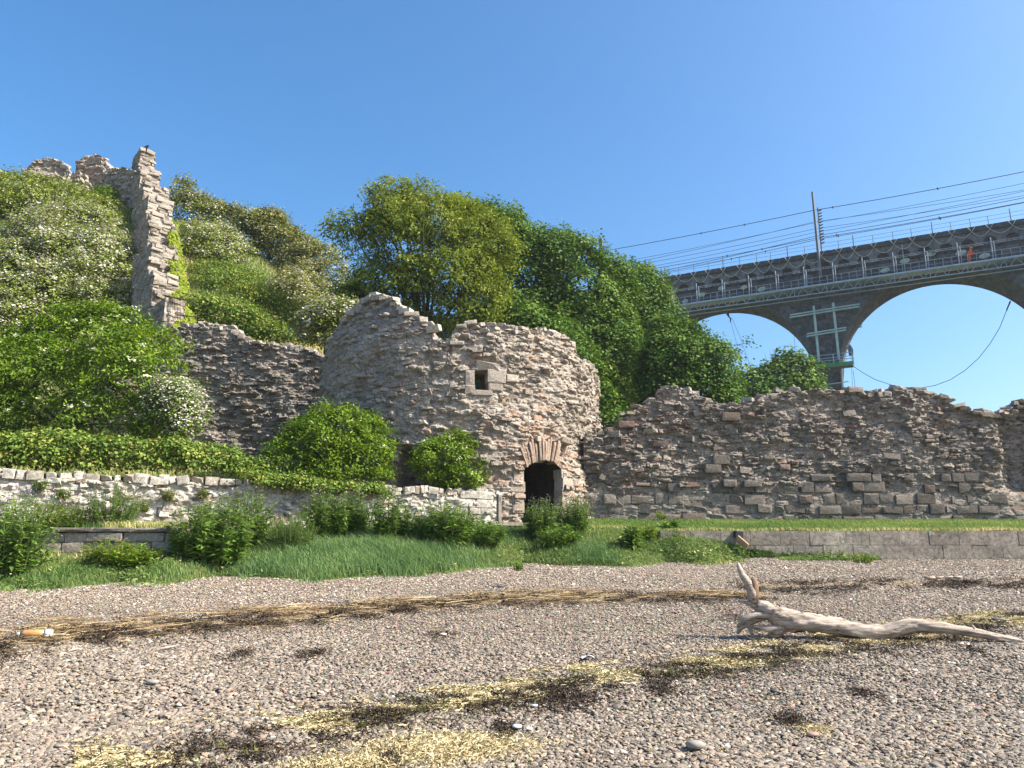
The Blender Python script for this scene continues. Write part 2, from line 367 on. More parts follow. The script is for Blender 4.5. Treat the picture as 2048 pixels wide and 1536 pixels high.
# mown lawn before the curtain wall
x = rng.uniform(2.2, 16, 60000); y = yl(x) + (24.75 - yl(x)) * rng.uniform(0, 1, len(x)); z = lawn_z(x, y)
dry = np.clip(.5 + .22 * fbm(x * .6, y * .6, 0, 61, 3) + rng.normal(0, .1, len(x)) + .4 * np.exp(-((y - yl(x)) / .16) ** 2), 0, 1)
V, Fc = blades(x, y, z, rng.uniform(.05, .12, len(x)), np.full(len(x), .017), rng, .8)
o = link('lawn_grass', npmesh('lawn_grass', V, Fc, {'tint': np.repeat(dry, 3)}, False, M['grass'])); tag(o, 'mown grass strip between sea wall and ruined curtain wall', 'grass', kind='stuff')
# dry tufts on the ledge
x = rng.uniform(-12, -6.95, 9000); y = rng.uniform(16.7, 18, len(x)); k = y < yr(x) - .05; x, y = x[k], y[k]
V, Fc = blades(x, y, np.full(len(x), 2.3), rng.uniform(.05, .22, len(x)), np.full(len(x), .014), rng, .8)
tt = np.clip(.8 + rng.normal(0, .14, len(x)) - .45 * (x < -8.8), 0, 1)
o = link('dry_grass', npmesh('dry_grass', V, Fc, {'tint': np.repeat(tt, 3)}, False, M['grass'])); tag(o, 'bleached dry grass on the ledge under the limewashed wall', 'grass', kind='stuff')
# rough grass on the hillside
N = 90000; u_ = rng.uniform(-26, -3, N); v_ = rng.uniform(25, 47, N); z = hill_z(u_, v_)
tt = np.clip(.66 + .4 * fbm(u_ * .3, v_ * .3, 0, 71, 3) + rng.normal(0, .13, N), 0, 1)
V, Fc = blades(u_, v_, z, rng.uniform(.2, .55, N), np.full(N, .045), rng, .9)
o = link('hill_grass', npmesh('hill_grass', V, Fc, {'tint': np.repeat(tt, 3)}, False, M['grass'])); tag(o, 'rough yellow green grass on the steep hillside', 'grass', kind='stuff')

# broad low leaves of clover, plantain and silverweed mixed through the bank
N = 15000; x, y, z = scatter_bank(N, -12.5, 9.6); e_ = np.exp(-((y - ye(x)) / .5) ** 2); k = (rng.uniform(0, 1, N) < .25 + .75 * e_) & (fbm(x * 1.3, y * 1.3, 0, 47, 3) > -.1) & (y < yt(x)); x, y, z = x[k], y[k], z[k]; n = len(x)
Nn = np.stack([rng.normal(0, .4, n), rng.normal(-.1, .4, n), np.ones(n)], 1); Nn /= np.linalg.norm(Nn, axis=1, keepdims=True); r_ = rng.normal(0, 1, (n, 3)); T_ = r_ - (r_ * Nn).sum(1, keepdims=True) * Nn; T_ /= np.linalg.norm(T_, axis=1, keepdims=True); B_ = np.cross(Nn, T_)
C_ = np.stack([x, y, z + rng.uniform(.03, .14, n)], 1); L_ = rng.uniform(.04, .11, n)[:, None]; W_ = L_ * rng.uniform(.35, .7, n)[:, None]
V = np.stack([C_ - T_ * L_ / 2, C_ + B_ * W_ / 2, C_ + T_ * L_ / 2, C_ - B_ * W_ / 2], 1).reshape(-1, 3); Fc = (np.arange(n)[:, None] * 4 + np.array([0, 1, 2, 3]))
o = link('low_weeds', npmesh('low_weeds', V, Fc, {'tint': np.clip(.45 + rng.normal(0, .18, n) + .2 * fbm(x, y, 0, 49, 2), 0, .95)}, False, M['grass'])); tag(o, 'broad leaved low weeds mixed into the bank grass', 'weeds', kind='stuff')

# ------------------------------------------------------------------ pebbles (one object, geometry nodes)
m, t, b = new_mat('pebble', .75, .25); p = wpos(t)
ti = attr(t, 'tint', 'INSTANCER')
cc = ramp(t, ti, [(0, (.12, .1, .082)), (.2, (.19, .16, .129)), (.42, (.25, .21, .166)), (.6, (.305, .25, .194)), (.74, (.355, .28, .21)), (.83, (.30, .2, .148)), (.9, (.39, .27, .19)), (.96, (.49, .425, .34)), (1, (.64, .59, .5))])
cc = mixc(t, 1., cc, ramp(t, noise_n(t, p, 40, 4), [(.3, (.8, .8, .8)), (.7, (1.15, 1.15, 1.15))]), 'MULTIPLY')
t.links.new(cc, b.inputs['Base Color']); M['pebble'] = m
def pebble_points():
    out = []
    for y0, y1, d, s0, s1 in ((3.6, 6.2, 3000, .0085, .024), (6.2, 9.5, 1650, .0095, .023), (9.5, 13.5, 900, .011, .024), (13.5, 21, 480, .014, .027)):
        xa = .78 * y1 + 1.6; n = int(d * 2 * xa * (y1 - y0))
        x = rng.uniform(-xa, xa, n); y = rng.uniform(y0, y1, n)
        k = (y < ye(x) + .12) & (np.abs(x) < .76 * y + 1.7); x, y = x[k], y[k]
        s = s0 + (s1 - s0) * rng.uniform(0, 1, len(x)) ** 2.2
        big = rng.uniform(0, 1, len(x)) > .992; s = np.where(big, s * 1.7, s)
        out.append((x, y, s))
    x, y, s = [np.concatenate(q) for q in zip(*out)]
    # grit patches show between the stones in the trough, finer gravel up the beach
    return x, y, s
x, y, s = pebble_points(); n = len(x)
s *= np.where(y > 9.5, .85, 1.) * (1 + .25 * fbm(x * .5, y * .5, 0, 83, 2))
z = beach_z(x, y) + s * .12
warmth = sstep(9, 15, y) * .75 + .22 * sstep(2, -6, x)
tint = rng.uniform(0, 1, n); tint = np.where(rng.uniform(0, 1, n) < .55 * (1 - warmth), tint * .62, tint); tint = np.clip(tint + .06 * (warmth - .3), 0, 1)
me = bpy.data.meshes.new('pebble_points'); me.vertices.add(n); me.vertices.foreach_set('co', np.stack([x, y, z], 1).astype(np.float32).ravel())
def pattr(nm, v, typ='FLOAT'):
    a = me.attributes.new(nm, typ, 'POINT')
    if typ == 'FLOAT': a.data.foreach_set('value', v.astype(np.float32))
    elif typ == 'INT': a.data.foreach_set('value', v.astype(np.int32))
    else: a.data.foreach_set('vector', v.astype(np.float32).ravel())
pattr('tint', tint); pattr('pick', rng.randint(0, 5, n), 'INT')
pattr('rot', np.stack([rng.normal(0, .28, n), rng.normal(0, .28, n), rng.uniform(0, 6.28, n)], 1), 'FLOAT_VECTOR')
pattr('size', np.stack([s * rng.uniform(.9, 1.5, n), s * rng.uniform(.7, 1., n), s * rng.uniform(.3, .55, n)], 1), 'FLOAT_VECTOR')
peb = link('pebbles', me); tag(peb, 'grey and pinkish shingle pebbles covering the beach', 'pebbles', kind='stuff')
g = bpy.data.node_groups.new('pebble_scatter', 'GeometryNodeTree')
g.interface.new_socket('Geometry', in_out='INPUT', socket_type='NodeSocketGeometry'); g.interface.new_socket('Geometry', in_out='OUTPUT', socket_type='NodeSocketGeometry')
gi = g.nodes.new('NodeGroupInput'); go = g.nodes.new('NodeGroupOutput')
ji = g.nodes.new('GeometryNodeJoinGeometry')
for q in range(5):
    ic = g.nodes.new('GeometryNodeMeshIcoSphere'); ic.inputs['Radius'].default_value = 1; ic.inputs['Subdivisions'].default_value = 2
    sp = g.nodes.new('GeometryNodeSetPosition'); nz = g.nodes.new('ShaderNodeTexNoise'); nz.noise_dimensions = '4D'
    nz.inputs['W'].default_value = q * 3.7; nz.inputs['Scale'].default_value = .9; nz.inputs['Detail'].default_value = 1
    vs = g.nodes.new('ShaderNodeVectorMath'); vs.operation = 'SUBTRACT'; vs.inputs[1].default_value = (.5, .5, .5)
    vm = g.nodes.new('ShaderNodeVectorMath'); vm.operation = 'SCALE'; vm.inputs['Scale'].default_value = 1.5
    g.links.new(nz.outputs['Color'], vs.inputs[0]); g.links.new(vs.outputs[0], vm.inputs[0]); g.links.new(vm.outputs[0], sp.inputs['Offset'])
    g.links.new(ic.outputs['Mesh'], sp.inputs['Geometry'])
    sm = g.nodes.new('GeometryNodeSetMaterial'); sm.inputs['Material'].default_value = M['pebble']; g.links.new(sp.outputs[0], sm.inputs['Geometry'])
    ss = g.nodes.new('GeometryNodeSetShadeSmooth'); g.links.new(sm.outputs[0], ss.inputs[0])
    g2 = g.nodes.new('GeometryNodeGeometryToInstance'); g.links.new(ss.outputs[0], g2.inputs[0]); g.links.new(g2.outputs[0], ji.inputs[0])
def named(nm, dt):
    a = g.nodes.new('GeometryNodeInputNamedAttribute'); a.data_type = dt; a.inputs['Name'].default_value = nm
    return [o for o in a.outputs if o.enabled and o.name == 'Attribute'][0]
ip = g.nodes.new('GeometryNodeInstanceOnPoints'); ip.inputs['Pick Instance'].default_value = True
m2p = g.nodes.new('GeometryNodeMeshToPoints'); g.links.new(gi.outputs[0], m2p.inputs['Mesh']); g.links.new(m2p.outputs[0], ip.inputs['Points'])
g.links.new(ji.outputs[0], ip.inputs['Instance']); g.links.new(named('pick', 'INT'), ip.inputs['Instance Index'])
er = g.nodes.new('FunctionNodeEulerToRotation'); g.links.new(named('rot', 'FLOAT_VECTOR'), er.inputs[0]); g.links.new(er.outputs[0], ip.inputs['Rotation'])
g.links.new(named('size', 'FLOAT_VECTOR'), ip.inputs['Scale']); g.links.new(ip.outputs[0], go.inputs[0])
md = peb.modifiers.new('scatter', 'NODES'); md.node_group = g
# ------------------------------------------------------------------ masonry
def hull_mesh(name, pts):
    bm = bmesh.new()
    for p in pts: bm.verts.new(p)
    bmesh.ops.convex_hull(bm, input=bm.verts)
    bmesh.ops.delete(bm, geom=[v for v in bm.verts if not v.link_faces], context='VERTS')
    bmesh.ops.triangulate(bm, faces=bm.faces)
    me = bpy.data.meshes.new(name); bm.to_mesh(me); bm.free(); return me
def mesh_arrays(me):
    V = np.array([v.co[:] for v in me.vertices]); Fc = np.array([p.vertices[:] for p in me.polygons]); return V, Fc
_r = np.random.RandomState(17)
def slab_pts():
    n = 17; P_ = _r.uniform(-1, 1, (n, 3)); P_ = np.sign(P_) * np.abs(P_) ** .45 * .5
    P_[:, 0] *= 1 - .35 * _r.uniform(0, 1, n) * (P_[:, 2] > 0); return P_
def block_pts():
    out = []
    for a in (-.5, .5):
        for b in (-.5, .5):
            for c in (-.5, .5):
                for k in range(3):
                    q = np.array([a, b, c]); q[k] *= 1 - _r.uniform(.05, .16); q += _r.normal(0, .012, 3); out.append(q)
    out += [np.array([x, -.5 - _r.uniform(0, .06), z]) for x, z in _r.uniform(-.38, .38, (4, 2))]
    return np.array(out)
SLAB = [slab_pts() for _ in range(14)]; BLOCK = [block_pts() for _ in range(10)]
def stone_set(mat, prefix):
    S = [hull_mesh(prefix + '_slab', p) for p in SLAB]; B = [hull_mesh(prefix + '_block', p) for p in BLOCK]
    for me in S + B: me.materials.append(mat)
    return S, B
SETS = {k: stone_set(M[k + '_o'], k) for k in ('rub', 'wal', 'wht', 'via', 'con')}
SLABA = [mesh_arrays(m_) for m_ in SETS['rub'][0]]; BLOCKA = [mesh_arrays(m_) for m_ in SETS['rub'][1]]
def put_stone(parent, key, kind, pos, dims, rot, tint, warm, name='stone', i=0):
    me = SETS[key][0 if kind == 's' else 1]; me = me[i % len(me)]
    o = bpy.data.objects.new(name, me); COL.objects.link(o); o.parent = parent
    o.location = Vector(pos) - (Vector(parent.location) if parent is not None else Vector()); o.rotation_euler = rot; o.scale = dims
    o.color = (max(0, min(1, tint)), max(0, min(1, warm)), 0, 1); return o
def stuff_stones(name, parent, mat, items):
    """items: (kind, i, pos, dims, R(3x3), tint, warm) -> one mesh"""
    Vs, Fs, T, W = [], [], [], []; b = 0
    for kind, i, pos, dims, Rm, tint, warm in items:
        V, Fc = (SLABA if kind == 's' else BLOCKA)[i % (14 if kind == 's' else 10)]
        Vs.append((V * dims) @ Rm.T + pos); Fs.append(Fc + b); b += len(V); T += [tint] * len(Fc); W += [warm] * len(Fc)
    if not Vs: return None
    V = np.concatenate(Vs) - (np.array(parent.location) if parent is not None else 0)
    o = link(name, npmesh(name, V, np.concatenate(Fs), {'tint': T, 'warm': W}, False, mat), parent); return tag(o, kind='stuff')
def inpoly(px, py, poly):
    c = np.zeros(np.shape(px), bool); n = len(poly)
    for i in range(n):
        (x0, y0), (x1, y1) = poly[i], poly[(i + 1) % n]
        if y0 == y1: continue
        c ^= ((y0 > py) != (y1 > py)) & (px < (x1 - x0) * (py - y0) / (y1 - y0) + x0)
    return c
class Wall:
    """a rubble wall: pos(s, z, off) gives points on (off=0) and out of its face"""
    def __init__(w, key, pos, topf, botf, seed, amp=.13, cell=(.40, .15), mortar=.5, warmf=None, low=.12, lowf=None, fade=None):
        w.key, w.pos, w.topf, w.botf, w.seed, w.amp, w.cell, w.mortar, w.low = key, pos, topf, botf, seed, amp, cell, mortar, low
        w.warmf = warmf or (lambda s, z: 0 * s + .04); w.lowf = lowf; w.fade = fade
    def d(w, s, z):
        sd = w.seed; s = np.asarray(s, float); z = np.asarray(z, float)
        ws = s + .10 * fbm(s * 2.2, z * 2.2, 0, sd, 3); wz = z + .06 * fbm(s * 1.7, z * 2.5, 3, sd + 1, 3)
        f1, e1, i1 = worley(ws, wz, w.cell[0], w.cell[1], sd); f2, e2, i2 = worley(ws + 3, wz, w.cell[0] * .45, w.cell[1] * .5, sd + 9)
        f3, e3, i3 = worley(ws * .9 + 11, wz, w.cell[0] * 1.5, w.cell[1] * 2.3, sd + 17)
        big = fbm(s * .55, z * .75, 0, sd + 3, 3)
        mm = sstep(.05, .3, fbm(s * .9, z * 1.6, 5, sd + 4, 3)) * w.mortar     # patches of bare mortar
        pr = (i1 - .38) * 1.25 * sstep(.02, .22, e1); p2 = (i2 - .5) * sstep(0, .25, e2)
        d = w.amp * (pr * (1 - .75 * mm) + .55 * p2 * (1 - .4 * mm) + .5 * (i3 - .5) * sstep(0, .3, e3)) + w.low * big - .03 * mm + .028 * fbm(s * 9, z * 14, 0, sd + 6, 3) + .022 * fbm(s * 4, z * 9, 1, sd + 8, 2)
        tint = np.clip(.12 + .62 * h3(np.floor(i1 * 9973), 3, 1, sd) * sstep(.0, .1, e1) + .22 * (i2 - .3), 0, 1)
        tint = tint * (1 - mm * .8) + .62 * mm * .8
        if w.lowf is not None: d = d + w.lowf(s, z)
        if w.fade is not None: d = d * w.fade(s, z)
        pw = w.warmf(s, z); r = h3(np.floor(i1 * 7919), 5, 2, sd)
        warm = np.where(r < pw, .35 + .65 * h3(np.floor(i1 * 7919), 8, 2, sd), .0) + .25 * np.clip(pw - .1, 0, 1)
        return d, tint, np.clip(warm, 0, 1)
    def core(w, parent, s0, s1, res=.035, thick=1., holes=(), jag=.06, name='wall_core', back=8, backhole=None, backbot=None):
        ns = int((s1 - s0) / res); s = np.linspace(s0, s1, ns); tp = w.topf(s) + jag * fbm(s * 3.1, 0, 0, w.seed + 30, 3) + jag * (h3(np.floor(s / .23), 2, 4, w.seed) - .5); bt = w.botf(s)
        nz = int(np.max(tp - bt) / res); t = np.linspace(0, 1, nz)
        S = np.repeat(s[:, None], nz, 1); Z = bt[:, None] + (tp - bt)[:, None] * t[None, :]
        d, tint, warm = w.d(S, Z)
        Pf = w.pos(S, Z, d)
        k = 7; q = np.linspace(0, 1, k + 1)[1:]
        S2 = np.repeat(s[:, None], k, 1); off = d[:, -1:] * (1 - q) - thick * q[None, :]
        Z2 = tp[:, None] + .05 * fbm(S2 * 4, off * 4, 0, w.seed + 40, 3) - .05 * q[None, :]
        Pt = w.pos(S2, Z2, off)
        q3 = np.linspace(1, 0, back + 1)[:-1]; S3 = np.repeat(s[:, None], back, 1)
        bb = bt if backbot is None else np.full_like(bt, backbot)
        Z3 = bb[:, None] + (tp - .06 - bb)[:, None] * q3[None, :] ; Pb = w.pos(S3, Z3, np.full_like(Z3, -thick) + .05 * fbm(S3 * 2, Z3 * 3, 0, w.seed + 50, 2))
        Pall = np.concatenate([Pf, Pt, Pb], 1); nn = Pall.shape[1]
        tt = np.concatenate([tint, np.repeat(tint[:, -1:], k, 1), np.full((ns, back), .4)], 1); ww = np.concatenate([warm, np.zeros((ns, k + back))], 1)
        i = np.arange(ns * nn).reshape(ns, nn)
        ok = np.ones((ns - 1, nn - 1), bool)
        for poly in holes:
            cs = (S[:-1, :-1] + S[1:, 1:]) / 2; cz = (Z[:-1, :-1] + Z[1:, 1:]) / 2
            ok[:, :nz - 1] &= ~inpoly(cs, cz, poly)
            if backhole is not None:
                x0, x1, y0, y1 = backhole
                cs = (S3[:-1, :-1] + S3[1:, 1:]) / 2; cz = (Z3[:-1, :-1] + Z3[1:, 1:]) / 2
                ok[:, nz + k:nz + k + back - 1] &= ~((cs > x0) & (cs < x1) & (cz > y0) & (cz < y1))
        Fc = np.stack([i[:-1, :-1], i[1:, :-1], i[1:, 1:], i[:-1, 1:]], -1)[ok]
        V = Pall.reshape(-1, 3) - np.array(parent.location)
        return link(name, npmesh(name, V, Fc, {'tint': tt.ravel(), 'warm': ww.ravel()}, False, M[w.key + '_a']), parent)
    def frame(w, s, z):
        """origin, outward normal and tangent at a wall point"""
        e = .02; p = w.pos(np.array(s), np.array(z), np.array(0.)); a = w.pos(np.array(s + e), np.array(z), np.array(0.)); n = w.pos(np.array(s), np.array(z), np.array(e))
        t = (a - p) / np.linalg.norm(a - p); n = (n - p) / np.linalg.norm(n - p); return p, n, t
    def mat(w, s, z, yaw=0, roll=0, pitch=0):
        p, n, t = w.frame(s, z); up = np.cross(t, -n); up = up / np.linalg.norm(up)
        Rm = Matrix(((t[0], -n[0], up[0]), (t[1], -n[1], up[1]), (t[2], -n[2], up[2])))
        return Rm @ Euler((pitch, roll, yaw)).to_matrix()
    def stones(w, parent, items, nmax=300, name='stone'):
        """items: dicts s,z,l,h,dp,proud,kind,yaw,roll,pitch,tint,warm; the largest become parts, the rest one stuff mesh"""
        items.sort(key=lambda q: -q['l'] * q['h']); rest = []
        if not items: return
        A = lambda k_, df=0.: np.array([q.get(k_, df) for q in items], float)
        S_, Z_ = A('s'), A('z'); DD = w.d(S_, Z_)[0] * A('ond', 1.)
        PP = w.pos(S_, Z_, DD + A('proud') - A('dp') / 2)
        for n_, q in enumerate(items):
            s, z = q['s'], q['z']; p = PP[n_]
            Rm = w.mat(s, z, q.get('yaw', 0), q.get('roll', 0), q.get('pitch', 0))
            if n_ < nmax: put_stone(parent, w.key, q['kind'], p, (q['l'], q['dp'], q['h']), Rm.to_euler(), q['tint'], q['warm'], q.get('name', name), n_ * 7 + 3)
            else: rest.append((q['kind'], n_ * 5 + 1, p, np.array([q['l'], q['dp'], q['h']]), np.array(Rm), q['tint'], q['warm']))
        stuff_stones('small_stones', parent, M[w.key + '_a'], rest)
    def scatter(w, rng, n, s0, s1, lmin=.14, lmax=.5, inhole=None, dens=None, asp=(.2, .48), zmax=None, dips=.25):
        out = []; k = 0; occ = {}; K = n * 5
        if n == 0: return out
        S_ = rng.uniform(s0, s1, K); B_, T_ = w.botf(S_), w.topf(S_); Z_ = B_ + .05 + (T_ - B_ - .08) * rng.uniform(0, 1, K); PW = w.warmf(S_, Z_) + 0 * S_
        while len(out) < n and k < K - 1:
            k += 1; s, z = S_[k], Z_[k]
            if inhole is not None and inhole(s, z): continue
            if zmax is not None and z < zmax: continue
            if dens is not None and rng.uniform() > dens(s, z): continue
            l = lmin + (lmax - lmin) * rng.uniform() ** 2.2; h = max(.045, l * rng.uniform(*asp))
            gi_, gj_ = int(s // .5), int(z // .3)
            if any(abs(s - a) < (l + b_) * .42 and abs(z - c) < (h + e_) * .42 for di in (-1, 0, 1) for dj in (-1, 0, 1) for a, c, b_, e_ in occ.get((gi_ + di, gj_ + dj), ())): continue
            occ.setdefault((gi_, gj_), []).append((s, z, l, h)); pw = PW[k]
            out.append(dict(s=s, z=z, l=l, h=h, dp=rng.uniform(.2, .36), proud=rng.uniform(-.02, .06) + .09 * l, kind='s' if rng.uniform() < .88 else 'b', yaw=rng.normal(0, .22), roll=rng.normal(0, .12), pitch=rng.normal(-.1, dips * .6),
                            tint=rng.uniform(.08, .68), warm=rng.uniform(.4, 1) if rng.uniform() < pw else 0.))
        return out
    def coping(w, rng, s0, s1, l=(.2, .5), h=(.09, .2), back=.35, skip=None, kind='s', deep=(.3, .5), tilt=.12):
        out = []; s = s0
        while s < s1:
            L = rng.uniform(*l); z = float(w.topf(np.array(s)))
            if not (skip is not None and skip(s)):
                for lay in (0, 1):
                    H = rng.uniform(*h)
                    out.append(dict(s=s + L * .5 * lay, z=z + H * (.18 - .75 * lay), l=L * 1.05, h=H, dp=rng.uniform(*deep), proud=rng.uniform(.0, .1) + .03 * lay, kind=kind if rng.uniform() < .75 else 'b', yaw=rng.normal(0, .25), roll=rng.normal(0, tilt), pitch=rng.normal(0, .12), tint=rng.uniform(.45, .95), warm=0., ond=False))
            s += L * rng.uniform(.75, 1.05)
        return out
def plane_pos(O, e):
    n = (e[1], -e[0])
    def pos(s, z, off):
        s, z, off = np.broadcast_arrays(s, z, off)
        return np.stack([O[0] + e[0] * s + n[0] * off, O[1] + e[1] * s + n[1] * off, z], -1)
    return pos
def plane_hit(O, e, u, v):
    n = (e[1], -e[0]); d = ray(u, v); k = (O[0] * n[0] + O[1] * n[1]) / (d.x * n[0] + d.y * n[1])
    x, y = d.x * k, d.y * k; return ((x - O[0]) * e[0] + (y - O[1]) * e[1], EYE + d.z * k)
def topcurve(pts):
    pts = sorted(pts); return curve(pts)
rng = np.random.RandomState(5)

# ---- the round tower
TC = Vector((-1.86, 27.44)); TR = 4.97; tf = -TC.normalized(); trt = Vector((-tf.y, tf.x))
ZST = P(1180, 722, 27).z
def tower_r(a, z):
    r = TR + .022 * (7 - z)
    r = r - .44 * sstep(.55, 1.15, a) * sstep(ZST - .12, ZST + .12, z) + .4 * sstep(.75, 1.3, a) * sstep(4.6, 2.6, z) - .55 * sstep(8.2, 11.2, z) * sstep(.2, -.8, a)
    return r
def tower_pos(s, z, off):
    s, z, off = np.broadcast_arrays(s, z, off); a = s / TR; r = tower_r(a, z) + off
    return np.stack([TC.x + r * (np.cos(a) * tf.x + np.sin(a) * trt.x), TC.y + r * (np.cos(a) * tf.y + np.sin(a) * trt.y), z], -1)
def tower_hit(u, v):
    d = ray(u, v); r = TR
    for _ in range(4):
        A = d.x ** 2 + d.y ** 2; B = -(d.x * TC.x + d.y * TC.y); C = TC.x ** 2 + TC.y ** 2 - r * r; D = B * B - A * C
        k = (-B - math.sqrt(D)) / A if D > 0 else -B / A
        p = Vector((d.x * k - TC.x, d.y * k - TC.y)); a = math.atan2(p.dot(trt), p.dot(tf)); z = EYE + d.z * k; r = float(tower_r(np.array(a), np.array(z)))
    return a * TR, z
_tp = [(640, 800), (645, 745), (655, 695), (676, 655), (700, 622), (722, 600), (745, 591), (772, 597), (800, 618), (835, 640), (860, 653), (868, 683), (900, 686), (906, 660), (935, 650), (1000, 652), (1040, 660), (1090, 660), (1112, 666), (1138, 684), (1150, 702), (1157, 724), (1178, 727), (1188, 748)]
_tz = [tower_hit(u, v) for u, v in _tp]
_tz = [(-11, 5.2), (-8.6, 6.2)] + [q for q in _tz if abs(q[0]) < 6.95] + [(7.2, 7.6), (8.5, 7.0), (11, 5.2)]
ttop = topcurve(_tz)
door = [tower_hit(u, v) for u, v in ((1046, 1065), (1044, 1010), (1046, 970), (1044, 942), (1052, 931), (1070, 925), (1090, 923), (1108, 926), (1122, 938), (1126, 960), (1122, 1000), (1122, 1065))]
win = [tower_hit(u, v) for u, v in ((948, 782), (948, 742), (974, 742), (975, 782))]
rec_s, rec_z = tower_hit(812, 940)
dr_s, dr_z = tower_hit(1085, 915)
def twarm(s, z): return np.clip(.05 + .62 * np.exp(-((s - dr_s) / 1.5) ** 2 - ((z - dr_z - .2) / 1.2) ** 2) + .5 * np.exp(-((s - rec_s) / .6) ** 2 - ((z - rec_z) / .7) ** 2), 0, .75)
def tlow(s, z):
    r2 = ((s - rec_s) / .42) ** 2 + ((z - rec_z + .1) / .75) ** 2
    return -.75 * sstep(1.3, .5, r2) - .10 * np.exp(-((s - dr_s - .35) / .7) ** 2 - ((z - dr_z - .25) / .45) ** 2)
def tfade(s, z):   # calmer relief at the window and the door's edge
    return 1 - .75 * np.exp(-((s - (win[0][0] + win[2][0]) / 2) / .42) ** 4 - ((z - (win[0][1] + win[1][1]) / 2) / .5) ** 4)
tower = empty('round_tower', (TC.x, TC.y, 2.6), 'big round ruined rubble tower with a low arched doorway and one small square window', 'tower')
W = Wall('rub', tower_pos, ttop, lambda s: 0 * np.asarray(s) + 2.3, 101, .115, (.38, .15), .7, twarm, .2, tlow, tfade)
wx = [q[0] for q in win]; wz = [q[1] for q in win]
W.core(tower, -10.4, 10.4, .036, 1.15, (door, win), .1, back=26, backhole=(min(wx) - .3, max(wx) + .3, min(wz) - .25, max(wz) + .3), backbot=5.2)
def reveal(poly, o0, o1, name, mat, parent, close=False, cap=False, steps=5):
    V, Fc = [], []; n = len(poly); loc = np.array(parent.location)
    for k in range(steps):
        off = o0 + (o1 - o0) * k / (steps - 1)
        for i, (s, z) in enumerate(poly):
            V.append(W.pos(np.array(s + .015 * math.sin(i * 2.3 + k)), np.array(z + .015 * math.cos(i * 1.7 + k * 2)), np.array(off)) - loc)
    for k in range(steps - 1):
        for i in range(n - (0 if close else 1)):
            j = (i + 1) % n; Fc.append((k * n + i, k * n + j, (k + 1) * n + j, (k + 1) * n + i))
    if cap: Fc.append(tuple((steps - 1) * n + i for i in range(n)))
    me = bpy.data.meshes.new(name); me.from_pydata([tuple(v) for v in V], [], Fc); me.update(); return link(name, me, parent, mat)
reveal(door, .02, -3.6, 'doorway_passage', M['dark'], tower, True, True)  # closed at its far end to keep the doorway dark
winx = [(s, z) for s, z in win]; reveal(winx, .02, -1.22, 'window_reveal', flat_mat('reveal_stone', (.2, .165, .135), .95, .35, 6), tower, True)
# rear of the ring, lower
ang = np.linspace(115, 245, 40); rr = np.array([[0, 2.3], [0, 5.1], [-.9, 5.1], [-.9, 2.3]])
S, K = np.meshgrid(np.radians(ang) * TR, np.arange(4), indexing='ij'); Pp = W.pos(S, rr[K, 1], rr[K, 0]) - np.array(tower.location)
i = np.arange(40 * 4).reshape(40, 4); Fc = np.stack([i[:-1, :-1], i[1:, :-1], i[1:, 1:], i[:-1, 1:]], -1).reshape(-1, 4)
link('rear_wall', npmesh('rear_wall', Pp.reshape(-1, 3), Fc, {'tint': np.full(160, .4), 'warm': np.zeros(160)}, False, M['rub_a']), tower)
def tblock(u0, v0, u1, v1, name, proud, tint, warm=0, dp=.35, kind='b', roll=0):
    a, b_ = tower_hit(u0, v1); c, d_ = tower_hit(u1, v0)
    return dict(s=(a + c) / 2, z=(b_ + d_) / 2, l=c - a, h=d_ - b_, dp=dp, proud=proud, kind=kind, tint=tint, warm=warm, name=name, ond=False, roll=roll)
items = [tblock(936, 724, 998, 744, 'window_lintel', .13, .35, .05, .5, 's', .06), tblock(931, 742, 949, 771, 'window_jamb', .07, .55), tblock(930, 771, 950, 788, 'window_jamb', .07, .5, .25), tblock(974, 742, 1010, 765, 'window_jamb', .08, .5), tblock(976, 765, 1005, 781, 'window_jamb', .05, .45, .1), tblock(944, 782, 984, 790, 'window_sill', .06, .6, .1),
         tblock(1013, 751, 1036, 763, 'stone', .05, .8), tblock(1020, 964, 1048, 984, 'door_jamb', .08, .55, .35), tblock(1026, 942, 1046, 964, 'door_jamb', .05, .6, .2), tblock(1022, 985, 1047, 1004, 'door_jamb', .05, .6, .25), tblock(1024, 1004, 1047, 1026, 'door_jamb', .06, .45, .45), tblock(1122, 958, 1142, 980, 'door_jamb', .08, .75, .15), tblock(1121, 941, 1137, 957, 'door_jamb', .05, .6, .2), tblock(1122, 981, 1146, 996, 'door_jamb', .06, .5, .5), tblock(1122, 997, 1143, 1020, 'door_jamb', .05, .55, .3),
         tblock(1063, 874, 1090, 885, 'stone', .22, .6, .35, .4, 's'), tblock(1110, 878, 1136, 887, 'stone', .24, .7, .25, .4, 's', .15), tblock(1058, 832, 1088, 842, 'stone', .16, .4, 1., .4, 's'), tblock(982, 832, 1005, 841, 'stone', .16, .5, .6, .4, 's', .25), tblock(956, 842, 986, 852, 'stone', .16, .5, .6, .4, 's', .1), tblock(938, 825, 966, 832, 'stone', .14, .5, .1, .4, 's', .08)]
